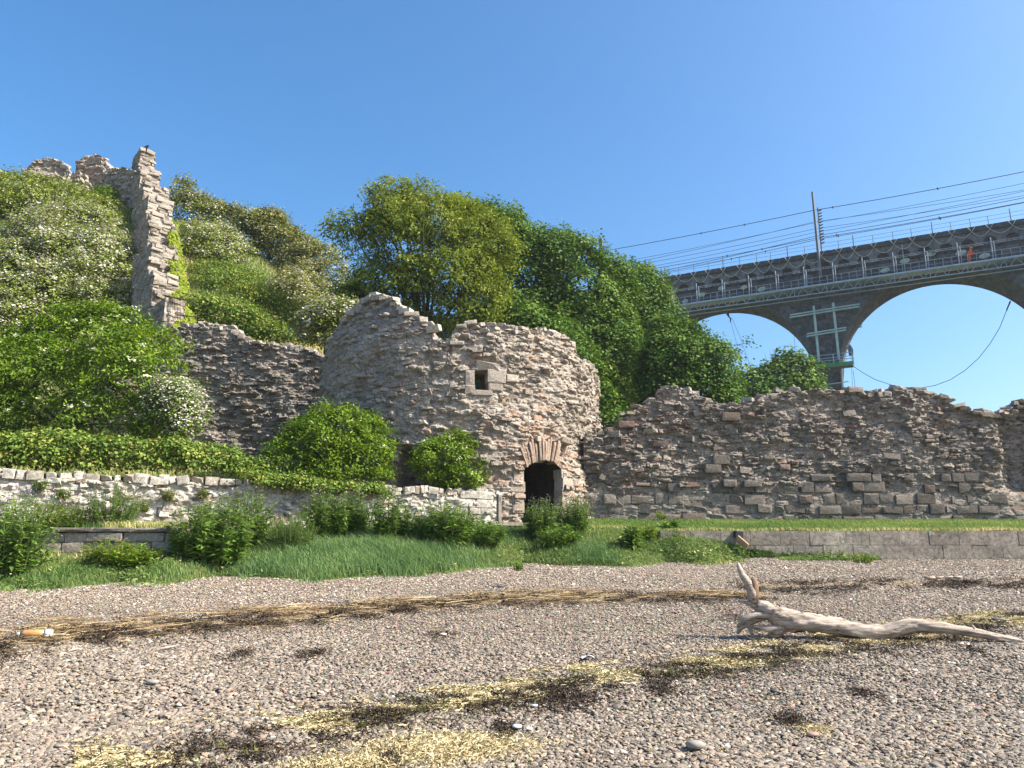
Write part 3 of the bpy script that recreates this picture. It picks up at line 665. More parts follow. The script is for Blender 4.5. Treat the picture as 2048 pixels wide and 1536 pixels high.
# the fan of thin voussoirs over the door
for k in range(17):
    t_ = k / 16; ub = 1050 + 72 * t_; vb = 935 - 14 * math.sin(math.pi * min(1, t_ * 1.02)) ** .8; lean = (t_ - .62) * .95
    ln = 42 + 5 * math.sin(k * 2.1); ut = ub + lean * 30 + 4; vt = vb - ln * math.cos(lean * .7)
    a = tower_hit(ub, vb); c = tower_hit(ut, vt)
    L = math.hypot(c[0] - a[0], c[1] - a[1]); an = math.atan2(c[0] - a[0], c[1] - a[1])
    items.append(dict(s=(a[0] + c[0]) / 2, z=(a[1] + c[1]) / 2, l=rng.uniform(.062, .088), h=L, dp=.4, proud=.12 + rng.uniform(-.04, .05) - (.16 if k > 13 else 0), kind='b', roll=an, yaw=rng.normal(0, .06), tint=rng.uniform(.4, .75), warm=rng.uniform(.45, .85), name='arch_stone', ond=False))
fixed = list(items)
for q in fixed: q['keep'] = True
inhole = lambda s, z: bool(inpoly(np.array([s]), np.array([z]), [(dr_s + (a - dr_s) * 1.18, c) for a, c in door])[0]) or (min(wx) - .45 < s < max(wx) + .65 and min(wz) - .1 < z < max(wz) + .3) or (abs(s - dr_s + .02) < .8 and dr_z - .1 < z < dr_z + .55)
sc_items = W.scatter(rng, 1500, -8.2, 8.4, .12, .42, inhole, dens=lambda s, z: .55 + .45 * float(sstep(8, 9.5, z)) + .35 * float(twarm(np.array(s), np.array(z))), asp=(.2, .5))
top_items = W.coping(rng, -8.2, 8.6, (.22, .5), (.1, .2))
W.stones(tower, [dict(q) for q in fixed], 999)
W.stones(tower, top_items + sc_items, 300 - len(fixed))

# ---- straight ruined walls
def straight(name, label, cat, key, O, e, toppx, zb, seed, s0, s1, nst, thick=1.2, res=.036, amp=.15, cell=(.4, .15), warmf=None, low=.14, lowf=None, mortar=.5, extra=None, dens=None, zmax=None, lmax=.5, coping=True, skip=None, nmax=300, group=None, jag=.08, topz=None, extend=True, asp=(.2, .46), fade=None, lmin=.12):
    t_ = topcurve([plane_hit(O, e, u, v) for u, v in toppx]) if toppx else (lambda s: 0 * np.asarray(s) + topz)
    pos = plane_pos(O, e); p0 = pos(np.array((s0 + s1) / 2), np.array(zb), np.array(0.))
    root = empty(name, Vector(p0), label, cat, group)
    w_ = Wall(key, pos, t_, lambda s: 0 * np.asarray(s) + zb, seed, amp, cell, mortar, warmf, low, lowf, fade)
    w_.core(root, s0, s1, res, thick, (), jag)
    for sx in (s0, s1):                                    # close the two ends
        zz = np.linspace(zb, float(t_(np.array(sx))), 12); oo = np.linspace(0, -thick, 5); A, B = np.meshgrid(zz, oo, indexing='ij')
        Pe = pos(np.full_like(A, sx), A, B + .1 * fbm(A * 3, B * 3, 0, seed, 2)) - np.array(root.location); i = np.arange(60).reshape(12, 5)
        Fc = np.stack([i[:-1, :-1], i[1:, :-1], i[1:, 1:], i[:-1, 1:]], -1).reshape(-1, 4)
        link('wall_end', npmesh('wall_end', Pe.reshape(-1, 3), Fc, {'tint': np.full(60, .45), 'warm': np.zeros(60)}, False, M[key + '_a']), root)
    fx = extra(w_, O, e) if extra else []
    it = w_.scatter(rng, nst, s0, s1, lmin, lmax, None, dens, asp, zmax)
    if coping: it = w_.coping(rng, s0, s1, skip=skip) + it
    w_.stones(root, fx, 999); w_.stones(root, it, max(0, nmax - len(fx)))
    return root, w_
CY = 24.6
right_top = [(1150, 880), (1200, 868), (1232, 855), (1240, 838), (1270, 815), (1308, 797), (1325, 779), (1345, 776), (1385, 786), (1415, 806), (1440, 815), (1480, 808), (1520, 796), (1560, 784), (1640, 778), (1700, 781), (1760, 785), (1790, 776), (1830, 779), (1880, 791), (1892, 800), (1930, 821), (1990, 825), (2012, 822), (2035, 806), (2060, 798), (2300, 800)]
ash_z = [P(1500, v, CY).z for v in (1046, 1028, 1009, 986, 964, 946)]
def ashlar(w_, O, e):
    out = []
    rows = [(0, 1215, 1985, .12), (1, 1215, 1990, .14), (2, 1215, 1995, .12), (3, 1345, 1990, .25), (4, 1625, 1965, .2)]
    for r, u0, u1, gap in rows:
        s, sE = plane_hit(O, e, u0, 1000)[0], plane_hit(O, e, u1, 1000)[0]; s += rng.uniform(-.2, .1)
        while s < sE:
            L = rng.uniform(.3, .78); z0, z1 = ash_z[r] + rng.uniform(-.03, .03), ash_z[r + 1] - rng.uniform(-.03, .07)
            if rng.uniform() > gap:
                wa = rng.uniform(.3, .6) if rng.uniform() < .13 else 0; du = rng.normal(0, .012)
                out.append(dict(s=s + L / 2, z=(z0 + z1) / 2 + du, l=L - .03, h=z1 - z0 - .03, dp=.4, proud=.04 + rng.uniform(-.04, .045), kind='b' if rng.uniform() < .75 else 's', yaw=rng.normal(0, .05), roll=rng.normal(0, .025), tint=rng.uniform(-.05, .5), warm=wa, name='ashlar_block', ond=False))
            s += L
    def pb(u0, v0, u1, v1, tint, warm, proud, kind='b', roll=0):
        a, c = plane_hit(O, e, u0, v1), plane_hit(O, e, u1, v0); out.append(dict(s=(a[0] + c[0]) / 2, z=(a[1] + c[1]) / 2, l=c[0] - a[0], h=c[1] - a[1], dp=.4, proud=proud, kind=kind, roll=roll, tint=tint, warm=warm, name='stone', ond=False))
    pb(1362, 963, 1404, 976, .5, 1., .16, 's'); pb(1237, 843, 1268, 856, .3, .9, .12); pb(1241, 876, 1250, 897, .4, 1., .1); pb(1443, 826, 1478, 842, .25, .35, .14); pb(1409, 930, 1440, 946, .3, 0, .15); pb(1425, 911, 1456, 929, .3, .1, .14)
    pb(1558, 929, 1578, 940, .6, .6, .1); pb(1582, 922, 1594, 928, .3, 1., .1); pb(1446, 960, 1470, 974, .35, 0, .16); pb(1486, 962, 1520, 974, .3, 0, .15); pb(1224, 974, 1250, 992, .4, .1, .12, 's', .35); pb(1195, 948, 1215, 962, .3, .1, .12, 's', .5)
    return out
cwall, CW = straight('curtain_wall', 'long ruined rubble curtain wall above the mown strip, with squared blocks in its lower courses', 'wall', 'wal', (0, CY), (1, 0), right_top, 2.6, 201, 2.3, 21., 1700, 1.3, .034, .125, (.40, .145),
    lambda s, z: .05 + .25 * np.exp(-((s - 4.2) / 1.) ** 2) * (z > 3.6) + 0 * s, .17, lambda s, z: -.5 * sstep(15.6, 16.2, s) * sstep(3.2, 4.2, z) * sstep(17.6, 16.9, s), .7, ashlar, lambda s, z: .8, zmax=ash_z[3],
    skip=lambda s: 9.3 < s < 10.4, fade=lambda s, z: .35 + .65 * sstep(ash_z[3] - .1, ash_z[3] + .25, np.asarray(z)))
# mason's mark, three cut strokes on one block low by the tower
mk = MB()
a0, z0 = plane_hit((0, CY - .12), (1, 0), 1231, 1012); a1, z1 = plane_hit((0, CY - .12), (1, 0), 1246, 997)
for (xa, za, xb, zb_) in ((a0, z0, a0, z1), (a0, z1, a1, z0), (a1, z0, a1, z1)):
    mk.tube([(xa, CY - .12, za), (xb, CY - .12, zb_)], .011, 5)
o = mk.build('mason_mark', M['wal_o'], None); o.data.transform(Matrix.Translation(-cwall.location)); o.parent = cwall; o.color = (.75, 0, 0, 1)

left_top = [(300, 668), (345, 662), (360, 652), (400, 648), (440, 652), (470, 659), (482, 677), (520, 690), (560, 691), (600, 695), (628, 704), (650, 720)]
straight('curtain_wall', 'ragged rubble wall linking the round tower to the wall climbing the hill', 'wall', 'wal', (0, 27.2), (1, 0), left_top, 3.2, 231, -14.4, -6.2, 850, 1.2, .036, .14, (.42, .15),
    lambda s, z: .04 + .35 * np.exp(-((s + 11.2) / 1.2) ** 2 - ((z - 5.2) / .7) ** 2), .22, None, .45)

# ---- limewashed garden wall in front, with its clean stone end by the tower
ev = (.9145, .4047); OV = (0, 22.65)
def vx(u): return plane_hit(OV, ev, u, 1000)[0]
def lime_extra(w_, O, e):
    out = []; s = -15.3; k = 0
    while s < -.5:
        L = rng.uniform(.16, .36) if s < -5 else rng.uniform(.1, .3); H = rng.uniform(.15, .25) if s < -7.2 else rng.uniform(.12, .22)
        if not (-5.4 < s < -4.8):
            out.append(dict(s=s + L / 2, z=3.5 + H * .22, l=L * 1.02, h=H, dp=.34, proud=.05 + rng.uniform(-.04, .05), kind='s' if rng.uniform() < .5 else 'b', yaw=rng.normal(0, .12), roll=rng.normal(0, .09), pitch=rng.normal(0, .08), tint=rng.uniform(.1, .55) if s < -3.5 else rng.uniform(.2, .5), warm=rng.uniform(.2, .5) if rng.uniform() < .15 else 0, name='coping_stone', ond=False))
        s += L + .01
    z = 2.35
    while z < 3.42:                                       # coursed clean stone at the end by the tower
        H = rng.uniform(.12, .27); s = vx(920) + rng.uniform(-.4, .1)
        while s < vx(994) - .15:
            L = min(rng.uniform(.26, .6), vx(996) - s)
            out.append(dict(s=s + L / 2, z=z + H / 2, l=L - .025, h=H - .022, dp=.3, proud=.06 + rng.uniform(-.02, .03), kind='b', yaw=rng.normal(0, .03), tint=rng.uniform(.25, .6), warm=0, ond=False)); s += L
        z += H
    return out
def lime_warm(s, z): return .04 + .08 * sstep(-5.5, -3.5, s)
straight('garden_wall', 'low limewashed rubble wall with rounded coping stones along the bank', 'wall', 'wht', OV, ev, None, 2.15, 261, -17., -.45, 520, .34, .036, .09, (.34, .16), lime_warm, .03, None, .6, lime_extra, None, topz=3.5, coping=False, asp=(.35, .7), lmax=.42)
# ---- ledge wall below it
LY = 16.62
def ledge_extra(w_, O, e):
    out = []
    for r, (za, zb_) in enumerate(((1.5, 1.78), (1.78, 2.0), (2.0, 2.2))):
        s = -14.2 + rng.uniform(0, .3)
        while s < -6.9:
            L = min(rng.uniform(.4, 1.0), -6.75 - s); out.append(dict(s=s + L / 2, z=(za + zb_) / 2, l=L - .03, h=zb_ - za - .02, dp=.3, proud=.05 + rng.uniform(-.03, .05), kind='b', yaw=rng.normal(0, .04), roll=rng.normal(0, .03), tint=rng.uniform(.25, .7), warm=.12 if rng.uniform() < .3 else 0, ond=False)); s += L
    s = -14.2
    while s < -7.0:
        L = rng.uniform(.8, 1.5); out.append(dict(s=s + L / 2, z=2.255 + rng.uniform(-.012, .012), l=L - .01, h=.085, dp=.5, proud=.12 + rng.uniform(-.06, .03), kind='b', roll=rng.normal(0, .012), tint=rng.uniform(.0, .3), warm=0, name='cap_slab', ond=False)); s += L
    return out
straight('ledge_wall', 'knee high stone ledge wall with broken dark concrete capping below the limewashed wall', 'wall', 'rub', (0, LY), (1, 0), None, 1.2, 281, -14.3, -6.8, 0, .35, .04, .06, (.6, .22), None, .03, None, .4, ledge_extra, coping=False, topz=2.2)

# ---- concrete block sea wall
SY = 20.9
sea = empty('sea_wall', (12, SY, 1.6), 'grey concrete block sea wall with white lichen at the top of the shingle', 'wall')
sea_z = [P(1700, v, SY).z for v in (1142, 1117.5, 1090.5, 1062)]
mb = MB(); mb.box((14 - 12, .16, (sea_z[3] + 1.0) / 2 - 1.6 - .03), (20.2, .22, sea_z[3] - 1.0 - .05)); mb.build('wall_backing', M['con_a'], sea)
for r in range(3):
    L = .79; s = 3.9 + (.0, .37, .04)[r] - L
    while s < 24.4:
        if s > 3.4:
            q = put_stone(sea, 'con', 'b', (s + L / 2, SY + .02 + rng.uniform(-.006, .006), (sea_z[r] + sea_z[r + 1]) / 2), (L - .006, .3, sea_z[r + 1] - sea_z[r] - .006), (0, 0, 0), rng.uniform(.2, .8), 0, 'concrete_block', rng.randint(0, 10))
        s += L
CB = []                                                    # crisper blocks than the rubble ones
for k in range(5):
    bm = bmesh.new(); bmesh.ops.create_cube(bm, size=1)
    bmesh.ops.bevel(bm, geom=bm.edges[:], offset=.009, segments=1, affect='EDGES')
    for v_ in bm.verts: v_.co += Vector(_r.normal(0, .004, 3))
    me = bpy.data.meshes.new('concrete_block'); bm.to_mesh(me); bm.free(); me.materials.append(M['con_o']); CB.append(me)
for k, ch in enumerate([o for o in COL.objects if o.parent == sea and o.name.startswith('concrete_block')]): ch.data = CB[k % 5]

# ---- the wall climbing the hill: a stair of stone piers seen end on
HW = empty('hillside_wall', P(330, 640, 28.5), 'tall narrow stepped wall climbing the hillside to a thin stone fin at its top', 'wall')
yaw = R_(43); hn = Vector((math.sin(yaw), -math.cos(yaw))); he = (math.cos(yaw), math.sin(yaw))
prof = [(655, 345, 40), (600, 328, 50), (540, 324, 50), (480, 322, 52), (430, 319, 52), (395, 312, 52), (368, 299, 40), (335, 293, 30)]
tops = [600, 548, 490, 440, 398, 372, 338, 301]
hw_items = []; wk = None
for k, ((v0, uc, wpx), v1) in enumerate(zip(prof, tops)):
    Yk = 28.5 + (655 - v0) / 320 * 16.5; c = P(uc, v0, Yk); zt_ = P(uc, v1, Yk).z; wd = wpx * Yk / F / .93 / math.cos(yaw - .42) * .88
    O = (c.x, c.y); pos = plane_pos(O, he); zb_ = c.z - 1.4
    w_ = Wall('rub', pos, (lambda zz: (lambda s: zz + 0 * np.asarray(s)))(zt_), (lambda zz: (lambda s: zz + 0 * np.asarray(s)))(zb_), 301 + k, .07, (.5, .2), .2, None, .05)
    w_.core(HW, -wd / 2, wd / 2, .06, 2.6 if k < 5 else 1.6, (), .05, 'wall_step')
    for sx, sg in ((-wd / 2, -1), (wd / 2, 1)):            # side faces
        O2 = pos(np.array(sx), np.array(0.), np.array(0.)); ds = (hn.x * sg, hn.y * sg) if sg < 0 else (-hn.x, -hn.y)
        pp = plane_pos((O2[0], O2[1]), (-hn.x, -hn.y)) if sg > 0 else plane_pos((O2[0] - hn.x * (2.6 if k < 5 else 1.6), O2[1] - hn.y * (2.6 if k < 5 else 1.6)), (hn.x, hn.y))
        w2 = Wall('rub', pp, w_.topf, w_.botf, 321 + k, .09, (.45, .16), .3, None, .06)
        n_s = 30; S, Zq = np.meshgrid(np.linspace(0, 2.6 if k < 5 else 1.6, 40), np.linspace(zb_, zt_, 40), indexing='ij'); d_, ti_, wa_ = w2.d(S, Zq)
        Pq = w2.pos(S, Zq, d_) - np.array(HW.location); i = np.arange(1600).reshape(40, 40); Fc = np.stack([i[:-1, :-1], i[1:, :-1], i[1:, 1:], i[:-1, 1:]], -1).reshape(-1, 4)
        link('wall_side', npmesh('wall_side', Pq.reshape(-1, 3), Fc, {'tint': ti_.ravel(), 'warm': wa_.ravel()}, False, M['rub_a']), HW)
    it = []
    z = zb_ + 1.0; 
    while z < zt_:
        H = rng.uniform(.12, .27); s = -wd / 2 + rng.uniform(-.12, .1)
        while s < wd / 2 - .1 + rng.uniform(-.15, .05):
            L = min(rng.uniform(.3, .7), wd / 2 - s + .06)
            it.append(dict(s=s + L / 2, z=min(z + H / 2, zt_ - H * .3), l=L, h=H * .92, dp=.4, proud=.07 + rng.uniform(-.07, .09), kind='b' if rng.uniform() < .5 else 's', yaw=rng.normal(0, .12), roll=rng.normal(0, .07), tint=rng.uniform(.2, .75), warm=0, ond=False)); s += L + .02
        z += H
    w_.stones(HW, it, 34)
# ---- castle fragments along the crest
def fragment(label, toppx, Y, vb, seed, yaw_=0., n=90, warm=.05, thick=1.6):
    e = (math.cos(yaw_), math.sin(yaw_)); uc = sum(q[0] for q in toppx) / len(toppx); c = P(uc, vb, Y); O = (c.x, c.y)
    pts = [plane_hit(O, e, u, v) for u, v in toppx]; s_ = [q[0] for q in pts]
    return straight('castle_ruin', label, 'ruin', 'rub', O, e, toppx, c.z - 1.5, seed, min(s_), max(s_), n, thick, .07, .2, (.6, .22), lambda s, z: warm + 0 * s, .2, None, .3, lmax=.9, nmax=60, jag=.2, lmin=.25)
fragment('rounded ruined stump with a domed top on the hill crest', [(18, 378), (22, 352), (60, 326), (98, 315), (126, 328), (138, 348), (146, 378)], 46, 385, 401, .1)
fragment('taller ruined fragment with a patch of red stone beside the domed stump', [(144, 375), (150, 345), (156, 322), (186, 310), (205, 317), (216, 338), (220, 372)], 47.5, 390, 411, -.1, warm=.2)
fragment('low layered wall fragment joining the stone fin on the crest', [(182, 372), (190, 350), (236, 337), (262, 341), (272, 362)], 45.4, 420, 421, -.5)
fragment('small lump of broken wall at the edge of the view on the crest', [(-60, 346), (-20, 338), (10, 345), (30, 358)], 47.5, 372, 431)
fragment('little stump of masonry between the domed stump and the red patched fragment', [(126, 376), (138, 352), (160, 346), (174, 372)], 45.6, 395, 441, n=30)
# ------------------------------------------------------------------ railway viaduct
VE = Vector((.896, -.443)); VN = Vector((-.443, -.896)); V0 = Vector((32.8, 74.5)) - VE * 1.3; PERP = -V0.dot(VN)
VW = 5.0; AR = 9.35; SPR = 19.95; VTOP = 32.8; PHW = 1.25; SP = 21.2
def vp(s, z, off=0.):
    p = V0 + VE * s + VN * off; return Vector((p.x, p.y, z))
def on_v(u, v, off=0.):
    d = ray(u, v); q = Vector((d.x, d.y)); k = (PERP - off) / -q.dot(VN); p = q * k - V0
    return p.dot(VE), EYE + d.z * k
VROT = Matrix(((VE.x, -VN.x, 0), (VE.y, -VN.y, 0), (0, 0, 1)))
via = empty('viaduct', (V0.x, V0.y, -3.5), 'long dark stone railway viaduct with tall round arches crossing behind the ruins', 'bridge')
vloc = Vector(via.location)
def vpart(mb, name, mat, parent=None):
    pr = parent or via; o = mb.build(name, mat, None); o.data.transform(Matrix.Translation(-Vector(pr.location))); o.parent = pr; return o
S_MIN, S_MAX = -52, 34
piers = [-2 * SP, -SP, 0, SP]; arches = [-2.5 * SP, -1.5 * SP, -.5 * SP, .5 * SP, 1.5 * SP]
def zbot(s):
    best = None
    for a in arches:
        if abs(s - a) <= AR: return SPR + math.sqrt(max(0, AR * AR - (s - a) ** 2))
    return -4.
ss = sorted(set(list(np.arange(S_MIN, S_MAX, .35)) + [p + q for p in piers for q in (-PHW - .001, -PHW + .001, PHW - .001, PHW + .001)]))
for face, off in (('front_wall', 0.), ('back_wall', -VW)):
    V, Fc = [], []
    for s in ss:
        zb = zbot(s); 
        for k in range(4): V.append(vp(s, zb + (VTOP - .6 - zb) * k / 3, off) - vloc)
    for i in range(len(ss) - 1):
        for k in range(3): Fc.append((i * 4 + k, i * 4 + 4 + k, i * 4 + 5 + k, i * 4 + 1 + k))
    n = len(Fc); o = link(face, npmesh(face, np.array([v[:] for v in V]), np.array(Fc), {'tint': np.full(n, .0), 'warm': np.zeros(n)}, False, M['via_a']), via)  # darkest tint: shade of the corbel recesses painted into the wall
def vgrid(name, fn, nu, nv, tintf, mat='via_a'):
    V, T = [], []
    for i in range(nu + 1):
        for j in range(nv + 1): V.append((fn(i / nu, j / nv) - vloc)[:])
    ii = np.arange((nu + 1) * (nv + 1)).reshape(nu + 1, nv + 1); Fc = np.stack([ii[:-1, :-1], ii[1:, :-1], ii[1:, 1:], ii[:-1, 1:]], -1).reshape(-1, 4)
    T = [tintf(k // nv, k % nv) for k in range(len(Fc))]
    return link(name, npmesh(name, np.array(V), Fc, {'tint': T, 'warm': np.zeros(len(Fc))}, False, M[mat]), via)
rv = random.Random(9)
for a in arches:
    vgrid('arch_soffit', lambda x, y, a=a: vp(a - AR * math.cos(math.pi * x), SPR + AR * math.sin(math.pi * x), -VW * y), 58, 5, lambda i, j: rv.uniform(.1, .6))
for p in piers:
    for sg in (-1, 1):
        vgrid('pier_side', lambda x, y, p=p, sg=sg: vp(p + sg * (PHW + .5 * max(0, .82 - x) ** 1.5), -4 + (SPR + 4) * x, .35 - (VW + .5) * y + .35 * (1 - x)), 40, 4, lambda i, j: rv.uniform(.1, .6))
vgrid('deck_top', lambda x, y: vp(S_MIN + (S_MAX - S_MIN) * x, VTOP - .9, -VW * y), 10, 2, lambda i, j: .3)
# pier front blocks, each a part on the pier in view; the other walling is one joined part
R3 = np.array(VROT); nb = 0; rest = []
for p in piers:
    z = -4.; row = 0
    while z < SPR + 8.6:
        H = rv.uniform(.46, .62); 
        if z < 12: hw = PHW + .5 * max(0, .82 - (z + 4) / (SPR + 4)) ** 1.5 + .04
        elif z < SPR: hw = PHW + .02
        else: hw = PHW + AR - math.sqrt(max(0, AR * AR - (z - SPR) ** 2)) - .78 * max(0, min(1, (z - SPR) / 2))
        s = p - hw
        while s < p + hw - .2:
            L = min(rv.uniform(.7, 1.35), p + hw - s); 
            if p + hw - s - L < .3: L = p + hw - s
            base = .36 * max(0, min(1, (13.2 - z) / .2)) * (1 if z < 13.2 else 0)
            c = vp(s + L / 2, z + H / 2, .03 - .2 + base + rv.uniform(-.03, .05)); dims = (L - .03, .45, H - .03); ti = rv.uniform(.08, .75)
            if p == 0 and z > 9 and nb < 150:
                o = put_stone(via, 'via', 'b', c, dims, VROT.to_euler(), ti, 0, 'block', nb); nb += 1
            elif p in (0, SP) or z > SPR: rest.append(('b', rv.randrange(10), np.array(c), np.array(dims), R3, ti, 0.))
            s += L
        z += H
# spandrel courses above the haunches
z = SPR + 8.2
while z < VTOP - 2.6:
    H = .5; s = -30
    while s < S_MAX - 1:
        L = rv.uniform(.7, 1.4)
        if zbot(s) < z - .8 and zbot(s + L) < z - .8 and min(abs(s - p) for p in piers) > 1.0:
            rest.append(('b', rv.randrange(10), np.array(vp(s + L / 2, z + H / 2, -.17 + rv.uniform(-.02, .04))), np.array((L - .03, .45, H - .03)), R3, rv.uniform(.08, .75), 0.))
        s += L
    z += H
for a in arches[2:4]:                                       # arch rings
    for k in range(48):
        th = math.pi * (k + .5) / 48; rc = AR + .37
        c = vp(a - rc * math.cos(th), SPR + rc * math.sin(th), -.16 + rv.uniform(-.02, .03))
        o = put_stone(via, 'via', 'b', c, (.74, .5, AR * math.pi / 48 * .97), (VROT @ Euler((0, -(math.pi - th), 0)).to_matrix()).to_euler(), rv.uniform(.15, .6), 0, 'voussoir', k)
stuff_stones('masonry_courses', via, M['via_a'], rest)
# corbel arcade: small round arches under the parapet
AP = 1.83; mbA = None
def corbel_mesh():
    V, Fc = [], []; n = 12; hw = AP / 2; r = .56; top = 1.5; zs = .3; pr = .42
    prof = [(-hw, 0), (-r, 0), (-r, zs)] + [(-r * math.cos(math.pi * k / n), zs + r * math.sin(math.pi * k / n)) for k in range(1, n)] + [(r, zs), (r, 0), (hw, 0)]
    for (x, z) in prof:
        V += [(x, -pr, z), (x, -pr, top), (x, 0, z)]
    for i in range(len(prof) - 1):
        a, b = i * 3, i * 3 + 3
        if abs(prof[i][0] - prof[i + 1][0]) > 1e-4: Fc.append((a, b, b + 1, a + 1))
        Fc.append((a, a + 2, b + 2, b))
    me = bpy.data.meshes.new('corbel_arch'); me.from_pydata(V, [], Fc); me.update(); me.materials.append(M['via_o']); return me
cm = corbel_mesh(); k = 0; s = -34.
while s < S_MAX - 1:
    o = bpy.data.objects.new('corbel_arch', cm); COL.objects.link(o); o.parent = via; o.location = vp(s, VTOP - 1.95, 0) - vloc; o.rotation_euler = VROT.to_euler(); o.color = (rv.uniform(.6, 1.), 0, 0, 1); s += AP  # fronts tinted paler so the recesses behind look shaded
for k in range(28):
    L = (S_MAX + 36) / 28; s = -36 + L * (k + .5)
    put_stone(via, 'via', 'b', vp(s, VTOP - .27, .26), (L - .02, .8, .5), VROT.to_euler(), rv.uniform(.0, .16), 0, 'coping_stone', k)
# parapet stanchions with two guard wires, and the pale cable looped along below them
us = [1330, 1358, 1388, 1417, 1447, 1480, 1514, 1542, 1576, 1610, 1643, 1678, 1708, 1747, 1787, 1824, 1866, 1903, 1942, 1978, 2023, 2070, 2115]
tops = []
for i, u in enumerate(us):
    s = on_v(u, 562 - (u - 1310) * .1653, .35)[0]; hh = .95 if i % 4 else 1.3
    m_ = MB(); m_.tube([vp(s, VTOP - .1, .45), vp(s, VTOP + hh, .35)], .05 if hh > 1 else .03, 5); vpart(m_, 'stanchion', M['mast'])
    m_ = MB(); m_.tube([vp(s - .3, VTOP - .05, .7), vp(s, VTOP - .55, .72), vp(s + .3, VTOP - .05, .7)], .035, 5); vpart(m_, 'cable_bracket', M['rope'])
    tops.append((s, vp(s, VTOP - .55, .74)))
for hgt in (.5, .9):
    m_ = MB(); m_.tube([vp(q[0], VTOP + hgt, .38) for q in tops], .014, 4); vpart(m_, 'guard_wire', M['wire'])
cab = empty('hanging_cable', tops[10][1], 'pale cable looped in shallow swags below the viaduct parapet', 'cable')
m_ = MB(); pts = []
for i in range(len(tops) - 1):
    q = catenary(tops[i][1], tops[i + 1][1], rv.uniform(.45, .85), 8); pts += q if i == 0 else q[1:]
m_.tube(pts, .032, 5); vpart(m_, 'cable', M['rope'], cab)
# pale oval tie plates along the spandrels
for (u, v, w_, h_) in ((1370, 603, 13, 9), (1403, 590, 14, 9), (1442, 577, 12, 9), (1488, 575, 13, 9), (1523, 579, 16, 10), (1770, 541, 17, 9), (1810, 522, 17, 10), (1862, 509, 17, 8), (1922, 506, 18, 10), (1969, 512, 18, 10)):
    s, z = on_v(u, v, .15); ax = w_ / 2 * .05; az = h_ / 2 * .05
    m_ = MB(); ring = [vp(s + ax * math.cos(a_) * 1.05, z + az * math.sin(a_) + .12 * ax * math.cos(a_), .26) for a_ in np.linspace(0, 2 * math.pi, 17)[:-1]]
    V = ring + [p_ - Vector((VN.x, VN.y, 0)) * .14 for p_ in ring]; m_.add(V, [tuple(range(16))] + [(i, i + 16, (i + 1) % 16 + 16, (i + 1) % 16) for i in range(16)]); vpart(m_, 'tie_plate', M['plate'])

# ------------------------------------------------------------------ access gangway slung along the face
GO = 1.5
gs0, gz0 = on_v(1345, 620, GO); gs1, gz1 = on_v(2048, 505, GO); GZ = (gz0 + gz1) / 2
gang = empty('gangway', vp(0, GZ, GO), 'pale grey scaffold gangway with lattice edge hung along the viaduct face', 'gangway')
GA, GB = on_v(1300, 625, GO)[0] - 3, S_MAX - 4
def gpart(name, a, b, r, mat=M['steel'], n=6):
    m_ = MB(); m_.tube([a, b], r, n); return vpart(m_, name, mat, gang)
m_ = MB(); m_.box(vp((GA + GB) / 2, GZ, GO - .55), (GB - GA, 1.1, .12), VROT); vpart(m_, 'deck', M['steel'], gang)
gpart('edge_beam', vp(GA, GZ + .05, GO + .05), vp(GB, GZ + .05, GO + .05), .12, n=8)
gpart('lower_chord', vp(GA, GZ - .78, GO), vp(GB, GZ - .78, GO), .055); gpart('lower_chord', vp(GA, GZ - .86, GO - 1.05), vp(GB, GZ - .86, GO - 1.05), .055)
s = GA; k = 0
while s < GB - .6:
    if k % 6 == 5: gpart('lattice_strut', vp(s, GZ, GO), vp(s, GZ - .78, GO), .03, n=4); s += .28
    else: gpart('lattice_strut', vp(s, GZ if k % 2 else GZ - .78, GO), vp(s + .52, GZ - .78 if k % 2 else GZ, GO), .03, n=4); s += .56
    k += 1
for hz, r in ((.5, .02), (.95, .02), (1.72, .02), (1.88, .02)): gpart('handrail', vp(GA, GZ + hz, GO), vp(GB, GZ + hz, GO), r, M['handrail'], n=5)
s = GA; k = 0
while s < GB:
    gpart('post', vp(s, GZ, GO), vp(s, GZ + 2.3, GO), .05, M['handrail']); gpart('post', vp(s + .22, GZ, GO - .1), vp(s + .22, GZ + 1.95, GO - .1), .04, M['handrail'])
    for q in range(1, 4): gpart('rail_stub', vp(s + q * .72, GZ, GO), vp(s + q * .72, GZ + .95, GO), .024, M['handrail'], n=4)
    for q in range(6): gpart('rail_tie', vp(s + q * .47, GZ + 1.72, GO), vp(s + q * .47, GZ + 1.88, GO), .02, M['handrail'], n=4)
    s += 2.75; k += 1
gpart('hanger', vp(-1.1, VTOP - .8, .9), vp(-1.1, GZ, .9), .03); gpart('hanger', vp(8, VTOP - .8, .9), vp(8, GZ, .9), .03)

# ------------------------------------------------------------------ pale green frame and work platform on the pier
fr = empty('pier_frame', vp(0, 12, .6), 'pale green steel frame strapped round the viaduct pier', 'frame')
def vl(name, pa, pb, off, r, parent, mat, n=6, off2=None):
    a = on_v(pa[0], pa[1], off); b = on_v(pb[0], pb[1], off if off2 is None else off2); m_ = MB(); m_.tube([vp(a[0], a[1], off), vp(b[0], b[1], off if off2 is None else off2)], r, n); return vpart(m_, name, mat, parent)
GS = M['greensteel']
vl('upright', (1627, 612), (1638, 724), .62, .13, fr, GS, 8); vl('upright', (1666, 606), (1678, 718), .62, .13, fr, GS, 8)
for a, b in (((1579, 635), (1719, 613)), ((1613, 673), (1692, 660))):
    vl('cross_beam', a, b, .82, .08, fr, GS); vl('cross_beam', (a[0] + .6, a[1] - 5), (b[0] + .6, b[1] - 5), .82, .08, fr, GS)
